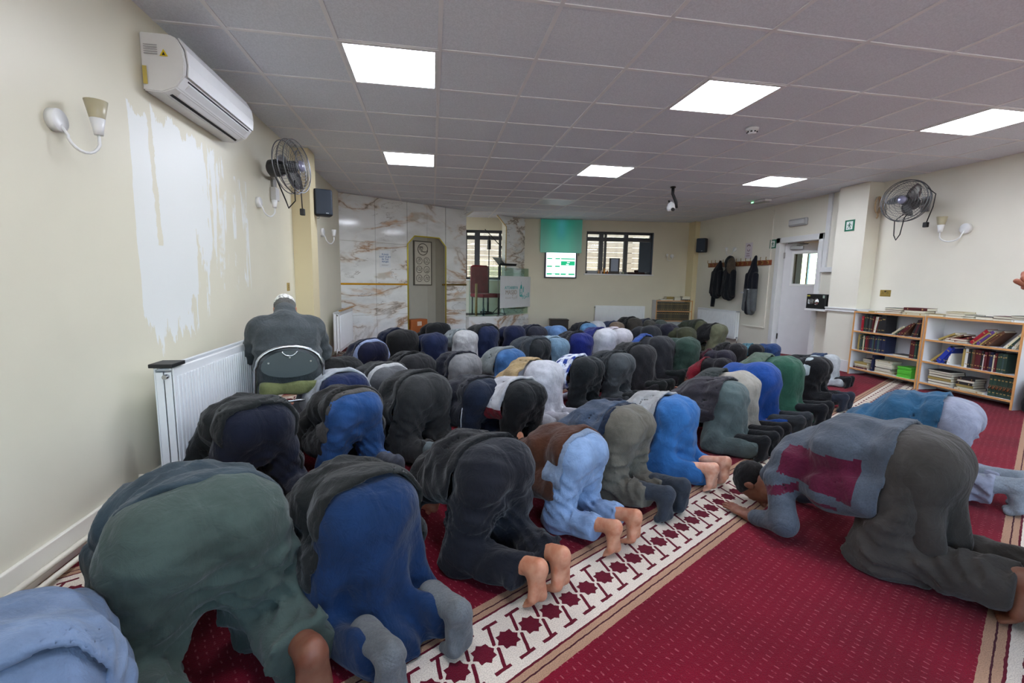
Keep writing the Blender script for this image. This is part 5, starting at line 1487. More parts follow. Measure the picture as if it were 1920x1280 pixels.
def kameez(e, J):    # long shirt tail hanging behind over the hips
    hy = J['hy']
    def fn(g):
        d = J['trousers'](g, .014)
        q = uni([cap(g, (-.07, hy-.02, .475), (.07, hy-.02, .475), .142), cap(g, (-.11, hy-.03, .44), (-.13, hy-.10, .20), .085, .05), cap(g, (.11, hy-.03, .44), (.13, hy-.10, .20), .085, .05), cap(g, (0, hy-.06, .42), (0, hy-.12, .20), .09, .07)], .05)
        q = q-np.sin(g.X*f4(40)+g.Z*f4(8))*f4(.008)*sst(-g.Z, -.42, -.2)
        q = np.maximum(q, -(q+f4(.018)) if False else q)
        q = np.maximum(q, g.Y-f4(hy+.075)+0*g.X+0*g.Z)
        q = np.maximum(q, f4(.20)-g.Z+g.Y*f4(.6)+np.abs(g.X)*f4(.25))
        return q
    attach('long_shirt', surf(fn, (-.34, -.36, .02), (.34, hy+.16, .68), J['h']), fabric((74, 68, 62)), e)
def piping(e, J):
    bm = bmesh.new(); kn = J['kn'][-1]; hp = J['hp'][-1]
    pts = [(-.205, -.05, .40), (-.215, -.045, .30), (-.20, -.03, .20), (-.195, -.02, .10), (-.19, -.02, .05)]
    tube(bm, pts, .004, 6); from_bm('piping', bm, plain((200, 205, 212), .6), e)

# ================================================================== COATS ON THE RAIL, BACKPACK
def coat(name, y, zt, zb, w, depth, mats, label, fn_extra=None, paint=None, parts=None):
    e = framed(name, Matrix.Translation((RX-.06, y, 0)) @ RR, label, 'coat', 'coats hanging on the rail')
    H = zt-zb
    def fn(g):
        L = [cap(g, (0, -.03, zt), (0, -.05, zt-.22*H), .03, w*.55), cap(g, (-w*.25, -.05, zt-.25*H), (-w*.55, -.06, zb+.12), w*.40, w*.42), cap(g, (w*.25, -.05, zt-.25*H), (w*.5, -.06, zb+.12), w*.40, w*.42),
             cap(g, (0, -.06, zt-.3*H), (0, -.06, zb+.12), w*.6, w*.62)]
        d = uni(L, .05)
        d = smax(d, np.abs(g.Y+f4(.065))-f4(depth)+0*g.X+0*g.Z, .03)
        d = d-np.sin(g.X*f4(58)+np.sin(g.Z*f4(7))*f4(1.6))*f4(.010)-crease(g, int(y*10), .008, (16, 8, 9))
        d = np.maximum(d, f4(zb)-g.Z+crease(g, 5, .02, (14, 0, 0), False)+0*g.Y)
        for q in (-1, 1):
            s_ = cap(g, (q*w*.75, -.07, zt-.30*H), (q*w*1.0, -.08, zb+.16), .055, .048)
            d = smin(d, s_, .02)
        return d
    o = attach('shell', surf(fn, (-w*2, -.20, zb-.06), (w*2, .05, zt+.06), .014), mats, e, paint)
    return e
bk1 = fabric((22, 27, 36))
e = coat('hanging_coat', 8.76, 1.66, .86, .145, .085, bk1, 'black coat, leftmost on the coat rail')
bm = bmesh.new(); tube(bm, [(-.06, -.08, .95), (-.075, -.08, .72)], [.045, .04], 10); from_bm('sleeve', bm, bk1, e)
e = coat('hanging_coat', 8.36, 1.68, .84, .155, .095, bk1, 'black parka with fur trimmed hood on the coat rail')
attach('hood', surf(lambda g: ell(g, (0, -.08, 1.60), (.11, .09, .15))+crease(g, 4, .008, (18, 18, 18)), (-.16, -.22, 1.4), (.16, .05, 1.8), .014), bk1, e)
attach('fur_trim', surf(lambda g: smax(ell(g, (.075, -.10, 1.55), (.06, .085, .16)), -ell(g, (.03, -.09, 1.57), (.05, .08, .12)), .01)+crease(g, 6, .012, (70, 70, 70)), (-.02, -.22, 1.34), (.18, .03, 1.76), .012), fabric((96, 84, 70), 'fleece'), e)
gyf = fabric((112, 118, 124), 'fleece'); nvf = fabric((24, 28, 42))
e = coat('hanging_coat', 7.70, 1.70, .58, .125, .08, [nvf, gyf], 'grey and black sports jacket hanging nearest the door', paint=lambda c: ((c[:, 2] < 1.12) & (np.abs(c[:, 0]+.02) > .028)))
bm = bmesh.new(); bx(bm, (-.16, -.155, 1.03), (-.09, -.145, 1.055)); bx(bm, (.0, -.15, 1.10), (.05, -.142, 1.112)); from_bm('white_logo', bm, plain((220, 222, 228)), e)
e = bpy.data.objects['backpack']
def bpf(g):
    d = rbox(g, (0, 0, .16), (.15, .12, .16), .09); d = smin(d, rbox(g, (-.12, 0, .10), (.05, .10, .09), .04), .02)
    return d-crease(g, 2, .008, (16, 16, 16))
attach('body', surf(bpf, (-.22, -.17, .0), (.2, .17, .36), .014), fabric((20, 20, 24)), e)
bm = bmesh.new(); tube(bm, arc((0, 0, .31), .05, 0, PI, 9, (1, 0, 0), (0, 0, 1)), .008, 6); from_bm('handle', bm, M_BLK, e)
bm = bmesh.new(); tube(bm, [(-.16, .05, .06), (-.175, .05, .17), (-.12, .05, .28)], .012, 6); from_bm('strap', bm, M_BLK, e)
bm = bmesh.new(); tube(bm, arc((-.02, -.125, .13), .11, .2, PI-.2, 12), .004, 5); from_bm('zip', bm, plain((70, 70, 74), .4, .6), e)

# ================================================================== SEATED MAN ON A FOLDING CHAIR
SC = Vector((-1.0, 3.42, 0)); SY = math.radians(18)
ch = empty('folding_chair', SC, SY, 'folding chair with silver tube back and dark plastic panel by the radiator', 'chair')
ch.scale = (.9, .9, .9)
# local x right, y forward (away from camera), z up; back of the chair nearest the camera
bm = bmesh.new()
pts = [(-.235, -.20, .02), (-.235, -.23, .45), (-.225, -.245, .66)]+[tuple(p) for p in arc((0, -.25, .68), .215, PI, 0, 15, (1, 0, 0), (0, 0, .62))]+[(.225, -.245, .66), (.235, -.23, .45), (.235, -.20, .02)]
tube(bm, pts, .0125, 10); from_bm('back_frame', bm, M_CHROME, ch)
bm = bmesh.new()
lens = [(-.19, .66)]+[(.19*math.sin(a), .66+.125*math.cos(a)) for a in [(-PI/2)+PI*k/14 for k in range(1, 14)]]+[(.19, .66)]+[(.19*math.sin(a), .66-.075*math.cos(a)) for a in [PI/2-PI*k/14 for k in range(1, 14)]]
prism(bm, lens, .02, Matrix.Translation((0, -.262, 0))); from_bm('back_panel', bm, plain((62, 72, 76), .4, name='dark_plastic'), ch)
bm = bmesh.new(); tube(bm, arc((0, -.266, .80), .055, PI*1.12, PI*1.88, 9, (1, 0, 0), (0, 0, 1)), .006, 6); from_bm('hand_hole', bm, M_CHROME, ch)
for x_ in (-.14, 0, .14):
    bm = bmesh.new(); lathe(bm, [(.007, 0), (.007, .004)], 10, Matrix.Translation((x_, -.263, .70 if x_ else .735)) @ Matrix.Rotation(PI/2, 4, 'X')); from_bm('rivet', bm, M_CHROME, ch)
bm = bmesh.new(); bx(bm, (-.205, -.20, .445), (.205, .20, .475), .014); from_bm('seat', bm, plain((50, 54, 58), .5), ch)
for q in (-1, 1):
    bm = bmesh.new(); tube(bm, [(q*.215, -.20, .44), (q*.215, .17, .44), (q*.215, .24, .02)], .011, 8); from_bm('leg', bm, M_CHROME, ch)
    bm = bmesh.new(); tube(bm, [(q*.235, -.21, .25), (q*.215, .205, .22)], .007, 6); from_bm('brace', bm, M_CHROME, ch)
bm = bmesh.new(); tube(bm, [(-.235, -.235, .40), (.235, -.235, .40)], .010, 8); tube(bm, [(-.235, -.205, .12), (.235, -.205, .12)], .009, 8); from_bm('cross_bar', bm, M_CHROME, ch)
man = empty('person', SC, SY, 'elderly man in dark grey cardigan and white cap bowing on the folding chair', 'person')
man.scale = (.9, .9, .9)
def sbody(g):
    L = [cap(g, (-.08, -.04, .56), (.08, -.04, .56), .10), cap(g, (0, -.04, .58), (0, .06, .80), .12, .13), cap(g, (0, .06, .80), (0, .17, .94), .13, .12), cap(g, (-.18, .14, .93), (.18, .14, .93), .06), cap(g, (0, .2, .97), (0, .31, 1.01), .055, .05)]
    for q in (-1, 1):
        L += [cap(g, (q*.10, -.02, .55), (q*.15, .42, .52), .075, .055), cap(g, (q*.15, .42, .52), (q*.15, .38, .10), .052, .036), cap(g, (q*.15, .36, .05), (q*.16, .52, .03), .038, .03), cap(g, (q*.19, .14, .92), (q*.24, .24, .68), .045, .038), cap(g, (q*.24, .24, .68), (q*.17, .42, .60), .036, .026)]
    return uni(L, .035)
MHs = Matrix.Translation((0, .34, 1.04)) @ Matrix.Rotation(math.radians(-55), 4, 'X')
attach('body', [surf(sbody, (-.36, -.22, -.005), (.36, .66, 1.2), .018), xf(head_pq(.009), MHs)]+[xf(hand_pq(.006, .3), Matrix.Translation((q*.165, .44, .59)) @ Matrix.Rotation(math.radians(-30), 4, 'X') @ Matrix.Diagonal((-q, 1, 1, 1))) for q in (-1, 1)], skin(LOOK['tan']), man)
m, nt, b = new_mat('patterned_cap'); vec, x, y, z = objxyz(nt); link(nt, mixc(nt, noise(nt, vec, 60, 2).ss(.55, .62), col((222, 222, 216)), col((140, 140, 136))), b.inputs['Base Color'])
attach('prayer_cap', xf(capkufi_pq(), MHs), m, man)
attach('hair', xf(hair_pq(.009), MHs @ Matrix.Diagonal((.985, .985, .9, 1))), fabric((120, 118, 114), 'fleece'), man)
def card(g):
    L = [cap(g, (-.11, -.07, .60), (.11, -.07, .60), .135), cap(g, (-.10, -.02, .66), (-.10, .06, .84), .145, .145), cap(g, (.10, -.02, .66), (.10, .06, .84), .145, .145), cap(g, (-.15, .12, .905), (.15, .12, .905), .105), cap(g, (0, .14, .96), (0, .26, 1.03), .11, .086)]
    L.append(cap(g, (0, -.05, .62), (0, .06, .86), .165, .15))
    d = uni(L, .05)
    for q in (-1, 1):
        d = smin(d, cap(g, (q*.21, .13, .91), (q*.275, .22, .68), .085, .066), .05); d = smin(d, cap(g, (q*.275, .22, .68), (q*.18, .40, .61), .064, .048), .02)
    fold = np.sin(g.Z*f4(70)+np.sin(g.X*f4(11))*f4(1.6)+g.Y*f4(10))*f4(.008)*sst(-np.abs(g.Z-f4(.74)), -.10, -.02)
    d = d-crease(g, 21, .012, (9, 9, 13))-fold
    d = np.maximum(d, f4(.475)-g.Z+0*g.X+0*g.Y)
    return d
attach('cardigan', surf(card, (-.42, -.26, .44), (.42, .52, 1.16), .013), fabric((84, 92, 96), 'fleece'), man)
attach('shirt_tail', surf(lambda g: np.maximum(uni([rbox(g, (.0, -.09, .49), (.21, .13, .05), .03), cap(g, (.2, -.05, .47), (.23, .05, .40), .05, .03)], .03)-np.sin(g.X*f4(30))*f4(.006), -9+0*g.X), (-.26, -.26, .34), (.32, .16, .57), .013), fabric((150, 158, 96)), man)
def strs(g):
    L = []
    for q in (-1, 1): L += [cap(g, (q*.10, -.02, .56), (q*.15, .42, .53), .10, .078), cap(g, (q*.15, .42, .53), (q*.15, .38, .08), .075, .07)]
    return np.maximum(uni(L, .03)-crease(g, 8, .008), .49-g.Z*0-9)
attach('trousers', surf(strs, (-.30, -.16, .03), (.30, .56, .68), .018), fabric((52, 54, 60)), man)
attach('shoe', [surf(lambda g: smin(ell(g, (q*.155, .44, .035), (.05, .13, .042)), ell(g, (q*.155, .36, .06), (.042, .05, .05)), .02), (q*.155-.08, .25, -.012), (q*.155+.08, .6, .13), .012) for q in (-1, 1)], fabric((40, 40, 46)), man)

# ================================================================== MAN STANDING AT THE RIGHT EDGE
sm = empty('person', (2.235, 1.0, 0), QI, 'standing man at the right frame edge, only his raised hands showing', 'person')
def stb(g):
    L = [cap(g, (-.08, 0, .94), (.08, 0, .94), .10), cap(g, (0, 0, .96), (0, .0, 1.34), .12, .13), cap(g, (-.17, 0, 1.42), (.17, 0, 1.42), .06), cap(g, (0, 0, 1.42), (0, .01, 1.55), .055, .05)]
    for q in (-1, 1):
        L += [cap(g, (q*.09, 0, .92), (q*.11, 0, .50), .078, .052), cap(g, (q*.11, 0, .50), (q*.12, -.02, .09), .050, .034), cap(g, (q*.185, 0, 1.41), (q*.235, .03, 1.13), .045, .036)]
    L += [cap(g, (-.235, .03, 1.13), (-.16, .24, 1.22), .036, .026), cap(g, (.235, .03, 1.13), (-.02, .24, 1.22), .036, .026)]
    return uni(L, .035)
SMH = Matrix.Translation((0, .03, 1.66)) @ Matrix.Rotation(math.radians(-22), 4, 'X')
HA = Matrix.Translation((-.175, .265, 1.13)) @ Matrix.Rotation(math.radians(62), 4, 'Z') @ Matrix.Rotation(math.radians(30), 4, 'X') @ Matrix.Rotation(math.radians(60), 4, 'Y')
attach('body', [surf(stb, (-.34, -.2, .03), (.34, .36, 1.62), .02), xf(head_pq(.009), SMH),
    xf(hand_pq(.0045, .55, True), Matrix.Translation((-.165, .26, 1.22)) @ Matrix.Rotation(math.radians(50), 4, 'Z') @ Matrix.Rotation(math.radians(24), 4, 'X') @ Matrix.Rotation(math.radians(35), 4, 'Y')),
    xf(hand_pq(.0045, .5), Matrix.Translation((-.03, .255, 1.21)) @ Matrix.Rotation(math.radians(70), 4, 'Z'))], skin((176, 112, 88)), sm)
attach('hair', xf(hair_pq(.009), SMH), fabric((26, 22, 22), 'fleece'), sm)
def stt(g):
    L = [cap(g, (-.09, 0, .94), (.09, 0, .94), .135), cap(g, (-.07, 0, 1.0), (-.08, 0, 1.36), .12), cap(g, (.07, 0, 1.0), (.08, 0, 1.36), .12), cap(g, (0, 0, .95), (0, 0, 1.36), .150), cap(g, (0, 0, 1.42), (0, .0, 1.49), .085, .07), cap(g, (-.17, 0, 1.41), (.17, 0, 1.41), .085), cap(g, (-.1, 0, .9), (-.14, 0, .16), .14, .15), cap(g, (.1, 0, .9), (.14, 0, .16), .14, .15)]
    d = uni(L, .06)
    for q, wx, wy in ((-1, -.175, .20), (1, .02, .20)):
        d = smin(d, cap(g, (q*.20, 0, 1.40), (q*.24, .03, 1.12), .065, .058), .03); d = smin(d, cap(g, (q*.24, .03, 1.12), (wx, wy, 1.19), .056, .046), .02)
    d = d-np.sin(g.X*f4(34)+g.Z*f4(2))*f4(.010)*sst(-g.Z, -.9, -.4)-crease(g, 5, .008)
    return np.maximum(d, f4(.12)-g.Z+0*g.X+0*g.Y)
attach('robe', surf(stt, (-.36, -.24, .09), (.36, .33, 1.54), .016), fabric((122, 176, 206)), sm)
for q in (-1, 1):
    attach('sock', surf(lambda g: smin(cap(g, (q*.12, .02, .045), (q*.14, .15, .035), .045, .035), cap(g, (q*.12, -.02, .05), (q*.12, -.02, .16), .042, .042), .03), (q*.13-.1, -.12, -.012), (q*.13+.1, .24, .2), .012), fabric((26, 26, 30)), sm)
# ================================================================== PEOPLE IN PRAYER
PEOPLE = [
    dict(loc=(-0.682, 1.407, 0), yaw=0.611, s=0.960, label='man in baggy grey green trousers and slate vest, nearest at left, bare brown foot', seed=17, low=(74,92,84), top=(58,76,86), hem=.03, drape=.0, shirt=((206,212,220),.05,.19), elb=.20, feet='bare', skn='brown', kw=.18, legR=(.03,.03), h=.012, wid=1.10, baggy=.022, shin_hem=.31, lean=-.05, legL=(-.02,0)),
    dict(loc=(-0.238, 1.550, 0), yaw=0.541, s=0.860, label='man in dark blue robe and black coat with grey socks, second in the nearest row', seed=18, kind='robe', low=(13,50,100), top=(34,36,34), hem=-.02, drape=.16, feet='sock', sock=(118,122,124), kw=.16, h=.012, legL=(.02,-.02), legR=(.06,0), flare=.01),
    dict(loc=(0.226, 1.830, 0), yaw=0.541, s=0.866, label='man in black tracksuit with bare feet, third in the nearest row', seed=19, low=(26,28,38), top=(22,22,25), hem=.07, drape=.04, feet='bare', kw=.15, legL=(.06,0), legR=(-.02,0), h=.012, baggy=.01, shin_hem=.34),
    dict(loc=(0.673, 2.069, 0), yaw=0.541, s=0.770, label='man in pale blue trousers and brown suede jacket with bare feet', seed=20, low=(142,176,224), top=(88,44,22), hem=.01, drape=.16, shirt=((140,160,190),.03), feet='bare', kw=.13, h=.012, shin_hem=.30),
    dict(loc=(1.028, 2.333, 0), yaw=0.541, s=0.840, label='man in khaki trousers, slate blue top and dark grey socks', seed=21, low=(116,110,96), top=(70,86,112), hem=.09, drape=.04, shirt=((22,38,66),.04), feet='sock', sock=(58,66,78), kw=.12, h=.014, baggy=.008),
    dict(loc=(1.470, 2.596, 0), yaw=0.541, s=0.802, label='man in bright sky blue robe and light grey jacket with pale bare feet', seed=22, kind='robe', low=(46,122,206), top=(184,184,184), hem=.10, drape=.05, feet='bare', skn='pale', kw=.13, h=.014),
    dict(loc=(2.085, 2.966, 0), yaw=0.541, s=0.813, label='man in grey green robe and dark plum jacket with black socks', seed=23, kind='robe', low=(98,118,118), top=(58,54,62), hem=.02, drape=.10, feet='sock', sock=(24,28,32), kw=.13, h=.015, flare=.01, trail=.04),
    dict(loc=(2.292, 3.129, 0), yaw=0.541, s=0.857, label='man in beige robe with dark green top and black socks', seed=24, kind='robe', low=(184,176,162), top=(44,54,52), hem=.16, drape=.04, feet='sock', sock=(22,22,26), kw=.12, h=.016),
    dict(loc=(2.629, 3.335, 0), yaw=0.541, s=0.910, label='man in royal blue robe with dark grey soled socks in the nearest row', seed=25, kind='robe', low=(20,78,176), top=None, feet='sock', sock=(54,60,66), kw=.12, h=.016),
    dict(loc=(3.095, 3.615, 0), yaw=0.541, s=0.910, label='man in green robe with black socks, near the right end of the nearest row', seed=65, kind='robe', low=(46,104,80), top=(96,118,98), hem=.16, drape=.0, feet='sock', sock=(22,24,30), kw=.12, h=.018),
    dict(loc=(3.765, 3.974, 0), yaw=0.471, s=0.788, label='man in black with white shirt tail showing, right end of the nearest row', seed=66, low=(20,20,24), top=(30,32,36), hem=.10, drape=.03, shirt=((206,222,226),.08), feet='sock', sock=(46,52,68), kw=.13, h=.018, baggy=.02),
    dict(loc=(4.741, 4.781, 0), yaw=0.506, s=0.600, label="man in white robe and blue top beyond the black clad man, nearest row's right end", seed=67, kind='robe', low=(212,218,222), top=(34,66,112), hem=.12, drape=.02, feet='sock', sock=(26,26,32), kw=.12, h=.02),
    dict(loc=(-0.905, 2.460, 0), yaw=0.646, s=0.916, label='man in charcoal jacket and navy trousers kneeling beside the big radiator, one pale foot showing', seed=18, low=(24,30,52), top=(40,42,42), hem=-.05, drape=.24, feet='bare', skn='tan', kw=.18, legR=(.05,0), h=.013, wid=1.0),
    dict(loc=(-0.489, 2.799, 0), yaw=0.611, s=0.862, label='man in bright blue jeans and dark jacket', seed=19, low=(32,82,150), lowk='denim', top=(42,40,38), hem=.0, drape=.20, shirt=((96,92,88),.03), feet='sock', sock=(70,76,92), kw=.16, h=.013),
    dict(loc=(-0.085, 3.070, 0), yaw=0.576, s=0.918, label='man in charcoal trousers with grey teal socks behind the man in jeans', seed=20, low=(52,53,54), top=(38,39,40), hem=.04, drape=.10, feet='sock', sock=(112,128,132), kw=.15, h=.014, baggy=.012),
    dict(loc=(0.316, 3.164, 0), yaw=0.576, s=0.822, label='man in navy tracksuit bottoms with thin white side piping', seed=21, low=(22,34,58), top=(42,42,52), hem=.02, drape=.14, feet='bare', skn='tan', kw=.13, h=.014, extra=piping),
    dict(loc=(0.594, 3.040, 0), yaw=0.541, s=0.837, label='man in black trousers and white and red top, smaller than his neighbours', seed=22, low=(22,25,28), top=(206,204,210), hem=.05, drape=.05, kw=.12, h=.014, feet='bare', skn='pale', toppaint=lambda c: ((c[:,2]<.40)).astype(int), topmats=[fabric((206,206,212)), fabric((140,14,34))]),
    dict(loc=(0.869, 3.618, 0), yaw=0.576, s=0.893, label='man in long white robe with pale tan vest', seed=23, kind='robe', low=(214,216,226), top=(196,164,112), hem=.14, drape=.02, kw=.14, h=.015, feet='sock', sock=(190,190,200), flare=.02, skn='brown'),
    dict(loc=(1.345, 3.924, 0), yaw=0.541, s=0.852, label='man in black jeans and blue and white checked shirt', seed=24, low=(26,32,36), top=(34,66,170), topk='plaid', hem=.10, drape=.06, kw=.12, h=.015, feet='sock', sock=(24,30,50)),
    dict(loc=(1.766, 4.177, 0), yaw=0.541, s=0.839, label='man in mid grey trousers and dark grey jacket right of the checked shirt', seed=25, low=(78,84,88), top=(42,48,52), hem=.05, drape=.06, kw=.12, h=.016, feet='sock', sock=(30,34,36)),
    dict(loc=(2.214, 4.634, 0), yaw=0.541, s=0.861, label='man in long charcoal black robe in the second row', seed=26, kind='robe', low=(42,42,46), top=(40,40,42), hem=.1, drape=.0, kw=.12, h=.018, trail=.06, feet='sock', sock=(30,36,36)),
    dict(loc=(2.677, 5.115, 0), yaw=0.541, s=0.917, label='man in dark grey robe with bright blue showing at the shoulders', seed=66, kind='robe', low=(46,48,54), top=(52,92,190), hem=.22, drape=.0, kw=.12, h=.018, trail=.06, feet='sock', sock=(26,36,36)),
    dict(loc=(2.992, 5.069, 0), yaw=0.541, s=0.895, label='man in muted dark green robe in the second row', seed=67, kind='robe', low=(50,80,68), top=None, kw=.12, h=.018, feet='sock', sock=(20,24,24)),
    dict(loc=(3.078, 4.461, 0), yaw=0.541, s=0.649, label='child in black with bright red hood, low between the taller rows', seed=68, kind='robe', low=(30,28,34), top=(150,18,38), hem=.30, drape=0, kw=.12, h=.02, feet='sock'),
    dict(loc=(3.392, 4.886, 0), yaw=0.541, s=0.683, label='child in dark purple with maroon collar just behind the red hood', seed=69, kind='robe', low=(44,40,56), top=(96,30,50), hem=.30, drape=0, kw=.12, h=.02, feet='sock'),
    dict(loc=(3.897, 5.365, 0), yaw=0.541, s=0.697, label='boy in black brown coat right of the dark green robe', seed=70, kind='robe', low=(36,33,36), top=(34,34,34), hem=.2, drape=0, kw=.12, h=.02, feet='sock'),
    dict(loc=(4.416, 5.671, 0), yaw=0.541, s=0.607, label='boy with pale teal top and black trousers near the door', seed=71, low=(26,28,34), top=(84,140,160), hem=.12, drape=0, kw=.12, h=.02, feet='sock'),
    dict(loc=(4.742, 5.750, 0), yaw=0.541, s=0.600, label='boy in mid blue robe nearest the open door', seed=72, kind='robe', low=(44,80,144), top=None, kw=.12, h=.02, feet='sock'),
    dict(loc=(-0.739, 3.820, 0), yaw=0.541, s=0.914, label="man in plain black low behind the folding chair, below the marble wall's radiator", seed=19, kind='robe', low=(34,34,34), top=None, kw=.14, h=.02, feet='sock'),
    dict(loc=(-0.629, 3.299, 0), yaw=0.611, s=0.873, label='man in white shirt and dark blue trousers right beside the folding chair', seed=20, low=(22,40,90), top=(196,202,210), hem=.02, drape=.06, kw=.13, h=.018, feet='sock'),
    dict(loc=(-0.360, 3.578, 0), yaw=0.611, s=0.873, label='man in mid grey trousers, dark top and white shirt tail', seed=21, low=(104,106,110), top=(48,49,50), hem=.02, drape=.08, shirt=((214,214,214),.04), kw=.13, h=.018, feet='sock'),
    dict(loc=(-0.156, 4.166, 0), yaw=0.541, s=0.851, label='man in charcoal black robe between grey trousers and navy jacket', seed=22, kind='robe', low=(40,40,43), top=(40,40,42), hem=.1, drape=0, kw=.14, h=.018, feet='sock'),
    dict(loc=(0.266, 4.186, 0), yaw=0.541, s=0.848, label='man in light grey sweatpants and navy jacket', seed=23, low=(146,146,148), top=(28,30,46), hem=.03, drape=.12, kw=.12, h=.018, feet='sock'),
    dict(loc=(0.737, 4.469, 0), yaw=0.541, s=0.841, label='man in light blue jeans and pale grey hoodie', seed=24, low=(54,110,176), lowk='denim', top=(140,148,148), hem=.06, drape=.06, kw=.13, h=.018, feet='sock'),
    dict(loc=(1.141, 5.065, 0), yaw=0.541, s=0.893, label='man in stiff dark slate coat flaring open at the back', seed=25, low=(40,44,48), top=(62,70,80), hem=-.04, drape=.14, kw=.13, h=.018, feet='sock'),
    dict(loc=(1.445, 5.303, 0), yaw=0.541, s=0.848, label='man in pale grey blue robe right of the stiff slate coat', seed=26, kind='robe', low=(118,156,186), top=(150,178,196), hem=.08, drape=0, kw=.12, h=.02, feet='sock'),
    dict(loc=(1.805, 5.522, 0), yaw=0.541, s=0.899, label='man in deep royal blue robe and charcoal top', seed=27, kind='robe', low=(20,36,132), top=(42,42,50), hem=.06, drape=.04, kw=.12, h=.02, feet='sock'),
    dict(loc=(2.263, 5.858, 0), yaw=0.541, s=0.930, label='man in bright white robe with blue jacket edge', seed=67, kind='robe', low=(220,222,232), top=(36,44,126), hem=.12, drape=.06, kw=.12, h=.02, feet='sock'),
    dict(loc=(2.604, 6.118, 0), yaw=0.541, s=0.890, label='man in pinkish white robe, right of the other white robe', seed=68, kind='robe', low=(222,220,228), top=(214,202,212), hem=.14, drape=0, kw=.12, h=.02, feet='sock'),
    dict(loc=(3.235, 6.498, 0), yaw=0.541, s=0.894, label='man in black grey in the third row behind the dark grey robe', seed=69, kind='robe', low=(40,44,52), top=None, kw=.12, h=.022, feet='sock'),
    dict(loc=(3.672, 6.762, 0), yaw=0.541, s=0.909, label='man in dark indigo robe left of the olive coats', seed=70, kind='robe', low=(36,36,54), top=None, kw=.12, h=.022, feet='sock'),
    dict(loc=(3.826, 6.501, 0), yaw=0.541, s=0.858, label='man in plain olive robe left of the two olive coats', seed=71, kind='robe', low=(72,75,50), top=None, kw=.11, h=.022, feet='sock'),
    dict(loc=(4.512, 7.266, 0), yaw=0.506, s=0.914, label='man in olive trousers and dark green coat beside the right radiator', seed=72, low=(84,86,58), top=(52,60,44), hem=.0, drape=.10, kw=.13, h=.022, feet='sock'),
    dict(loc=(4.652, 6.939, 0), yaw=0.471, s=0.862, label='man in light khaki trousers and black top, last before the right radiator', seed=73, low=(124,126,96), top=(30,30,32), hem=.05, drape=.06, kw=.12, h=.022, feet='sock', sock=(90,130,130), baggy=.015),
    dict(loc=(-0.656, 5.033, 0), yaw=0.541, s=0.862, label='man in navy with light blue band of shirt, first below the marble wall', seed=20, low=(24,28,62), top=(20,26,58), hem=.03, drape=.06, shirt=((164,182,232),.05), kw=.14, h=.02, feet='sock'),
    dict(loc=(-0.379, 5.672, 0), yaw=0.541, s=0.945, label='man in black robe below the left edge of the mihrab', seed=21, kind='robe', low=(30,30,32), top=(26,34,62), hem=.14, drape=.0, kw=.15, h=.02, feet='sock', wid=1.05),
    dict(loc=(0.001, 5.720, 0), yaw=0.541, s=0.868, label='man in plain dark navy robe below the mihrab', seed=22, kind='robe', low=(28,42,84), top=None, kw=.14, h=.02, feet='sock'),
    dict(loc=(0.396, 5.957, 0), yaw=0.541, s=0.880, label='man in white robe with grey top left of the pulpit', seed=23, kind='robe', low=(208,208,210), top=(146,156,160), hem=.12, drape=.0, kw=.14, h=.02, feet='sock'),
    dict(loc=(0.714, 6.326, 0), yaw=0.541, s=0.912, label='man in pleated navy robe and black coat before the pulpit', seed=24, kind='robe', low=(28,42,84), top=(38,40,44), hem=-.02, drape=.1, kw=.14, h=.02, feet='sock'),
    dict(loc=(1.159, 6.591, 0), yaw=0.541, s=0.875, label='man in smooth dark navy robe right of the pleated navy robe', seed=25, kind='robe', low=(24,34,74), top=None, kw=.13, h=.02, feet='sock'),
    dict(loc=(1.516, 6.687, 0), yaw=0.541, s=0.850, label='man in charcoal robe and navy top left of the low dark box', seed=26, kind='robe', low=(46,48,64), top=(24,30,58), hem=.06, drape=.04, kw=.12, h=.02, feet='sock'),
    dict(loc=(1.890, 6.910, 0), yaw=0.541, s=0.831, label='man in light sky blue robe below the prayer times screen', seed=27, kind='robe', low=(104,152,214), top=None, kw=.12, h=.022, feet='sock'),
    dict(loc=(2.523, 7.291, 0), yaw=0.541, s=0.832, label='man in pale jeans and black jacket under the far radiator', seed=68, low=(88,146,200), lowk='denim', top=(36,38,44), hem=.08, drape=.08, kw=.10, h=.022, feet='sock'),
    dict(loc=(2.767, 7.555, 0), yaw=0.541, s=0.852, label='man in white robe furthest back under the far radiator', seed=69, kind='robe', low=(214,218,226), top=None, kw=.12, h=.022, feet='sock'),
    dict(loc=(3.215, 7.763, 0), yaw=0.541, s=0.798, label='man in sandy brown robe with blue top in the back row', seed=70, kind='robe', low=(148,124,104), top=(60,70,108), hem=.08, drape=.0, kw=.12, h=.022, feet='sock'),
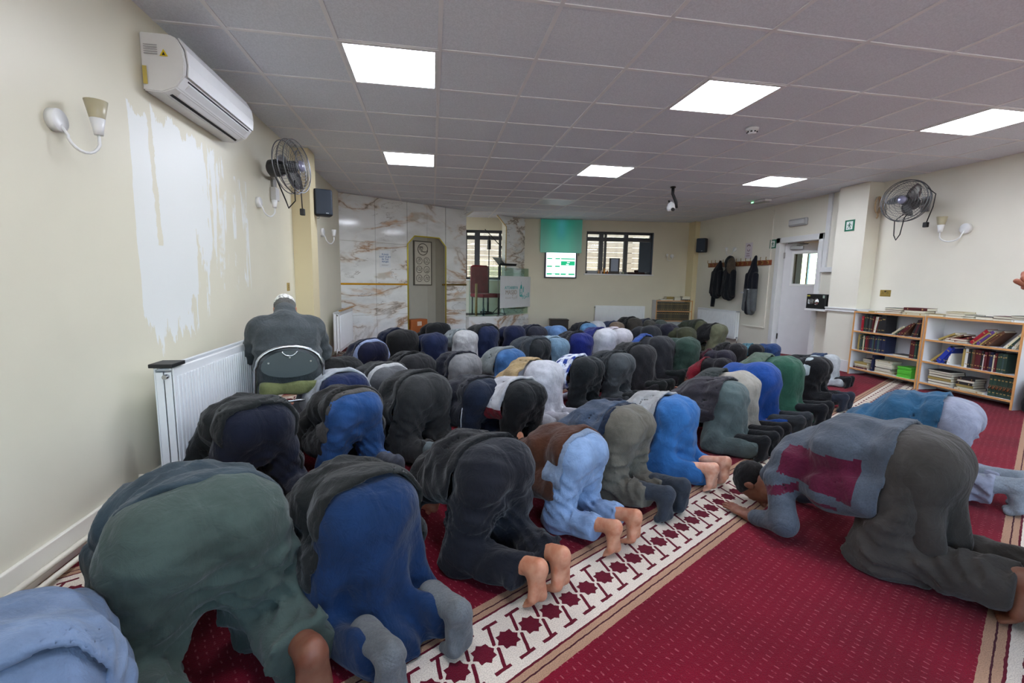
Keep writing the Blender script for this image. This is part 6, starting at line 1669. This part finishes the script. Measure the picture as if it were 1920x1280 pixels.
    dict(loc=(3.706, 8.121, 0), yaw=0.541, s=0.875, label='man in grey brown robe and black jacket left of the far bookcase', seed=71, kind='robe', low=(80,75,68), top=(34,34,36), hem=.06, drape=.04, kw=.12, h=.022, feet='sock'),
    dict(loc=(4.124, 8.366, 0), yaw=0.541, s=0.785, label='man in taupe robe and navy jacket in the back row', seed=72, kind='robe', low=(94,92,86), top=(30,40,74), hem=.05, drape=.04, kw=.10, h=.022, feet='sock'),
    dict(loc=(4.501, 8.590, 0), yaw=0.541, s=0.742, label='man in grey green robe and blackish top before the far bookcase', seed=73, kind='robe', low=(106,118,112), top=(38,44,42), hem=.10, drape=.0, kw=.12, h=.022, feet='sock'),
    dict(loc=(0.062, 6.925, 0), yaw=0.541, s=0.897, label='prayer leader in black robe alone in front of the mihrab', seed=21, kind='robe', low=(26,28,32), top=None, kw=.14, h=.022, feet='sock', wid=1.1),
    dict(loc=(1.975, 1.570, 0), yaw=0.401, s=0.985, label='man in grey and burgundy fleece over grey brown long shirt, dark hair visible', seed=34, kind='trousers', low=(78,72,66), top=(88,98,112), topk='fleece', hem=.06, drape=.13, kw=.13, h=.012, feet='bare', skn='brown', baggy=.016, shin_hem=.40, toppaint=r1paint, topmats=[fabric((88,98,112),'fleece'), fabric((104,14,50),'fleece')], extra=kameez, group='people bowing behind the row'),
    dict(loc=(2.962, 2.169, 0), yaw=0.471, s=0.900, label='man in teal quilted jacket and pale lilac grey trousers and socks, behind the fleece', seed=35, low=(168,174,198), top=(44,104,146), topk='quilted', hem=.05, drape=.12, kw=.13, h=.013, feet='sock', sock=(166,178,190), baggy=.01, skn='tan', group='people bowing behind the row'),
    dict(loc=(-0.855, 0.963, 0), yaw=0.646, s=0.772, label='person in crumpled light blue shirt cut off at the bottom left corner', seed=42, kind='robe', low=(112,136,172), lowk='denim', top=(116,140,176), topk='denim', hem=-.06, drape=.10, kw=.13, h=.012, feet='bare', wid=1.1, elb=.20, hair=True, group='people bowing behind the row'),
]
for _p in PEOPLE: prostrate(**_p)
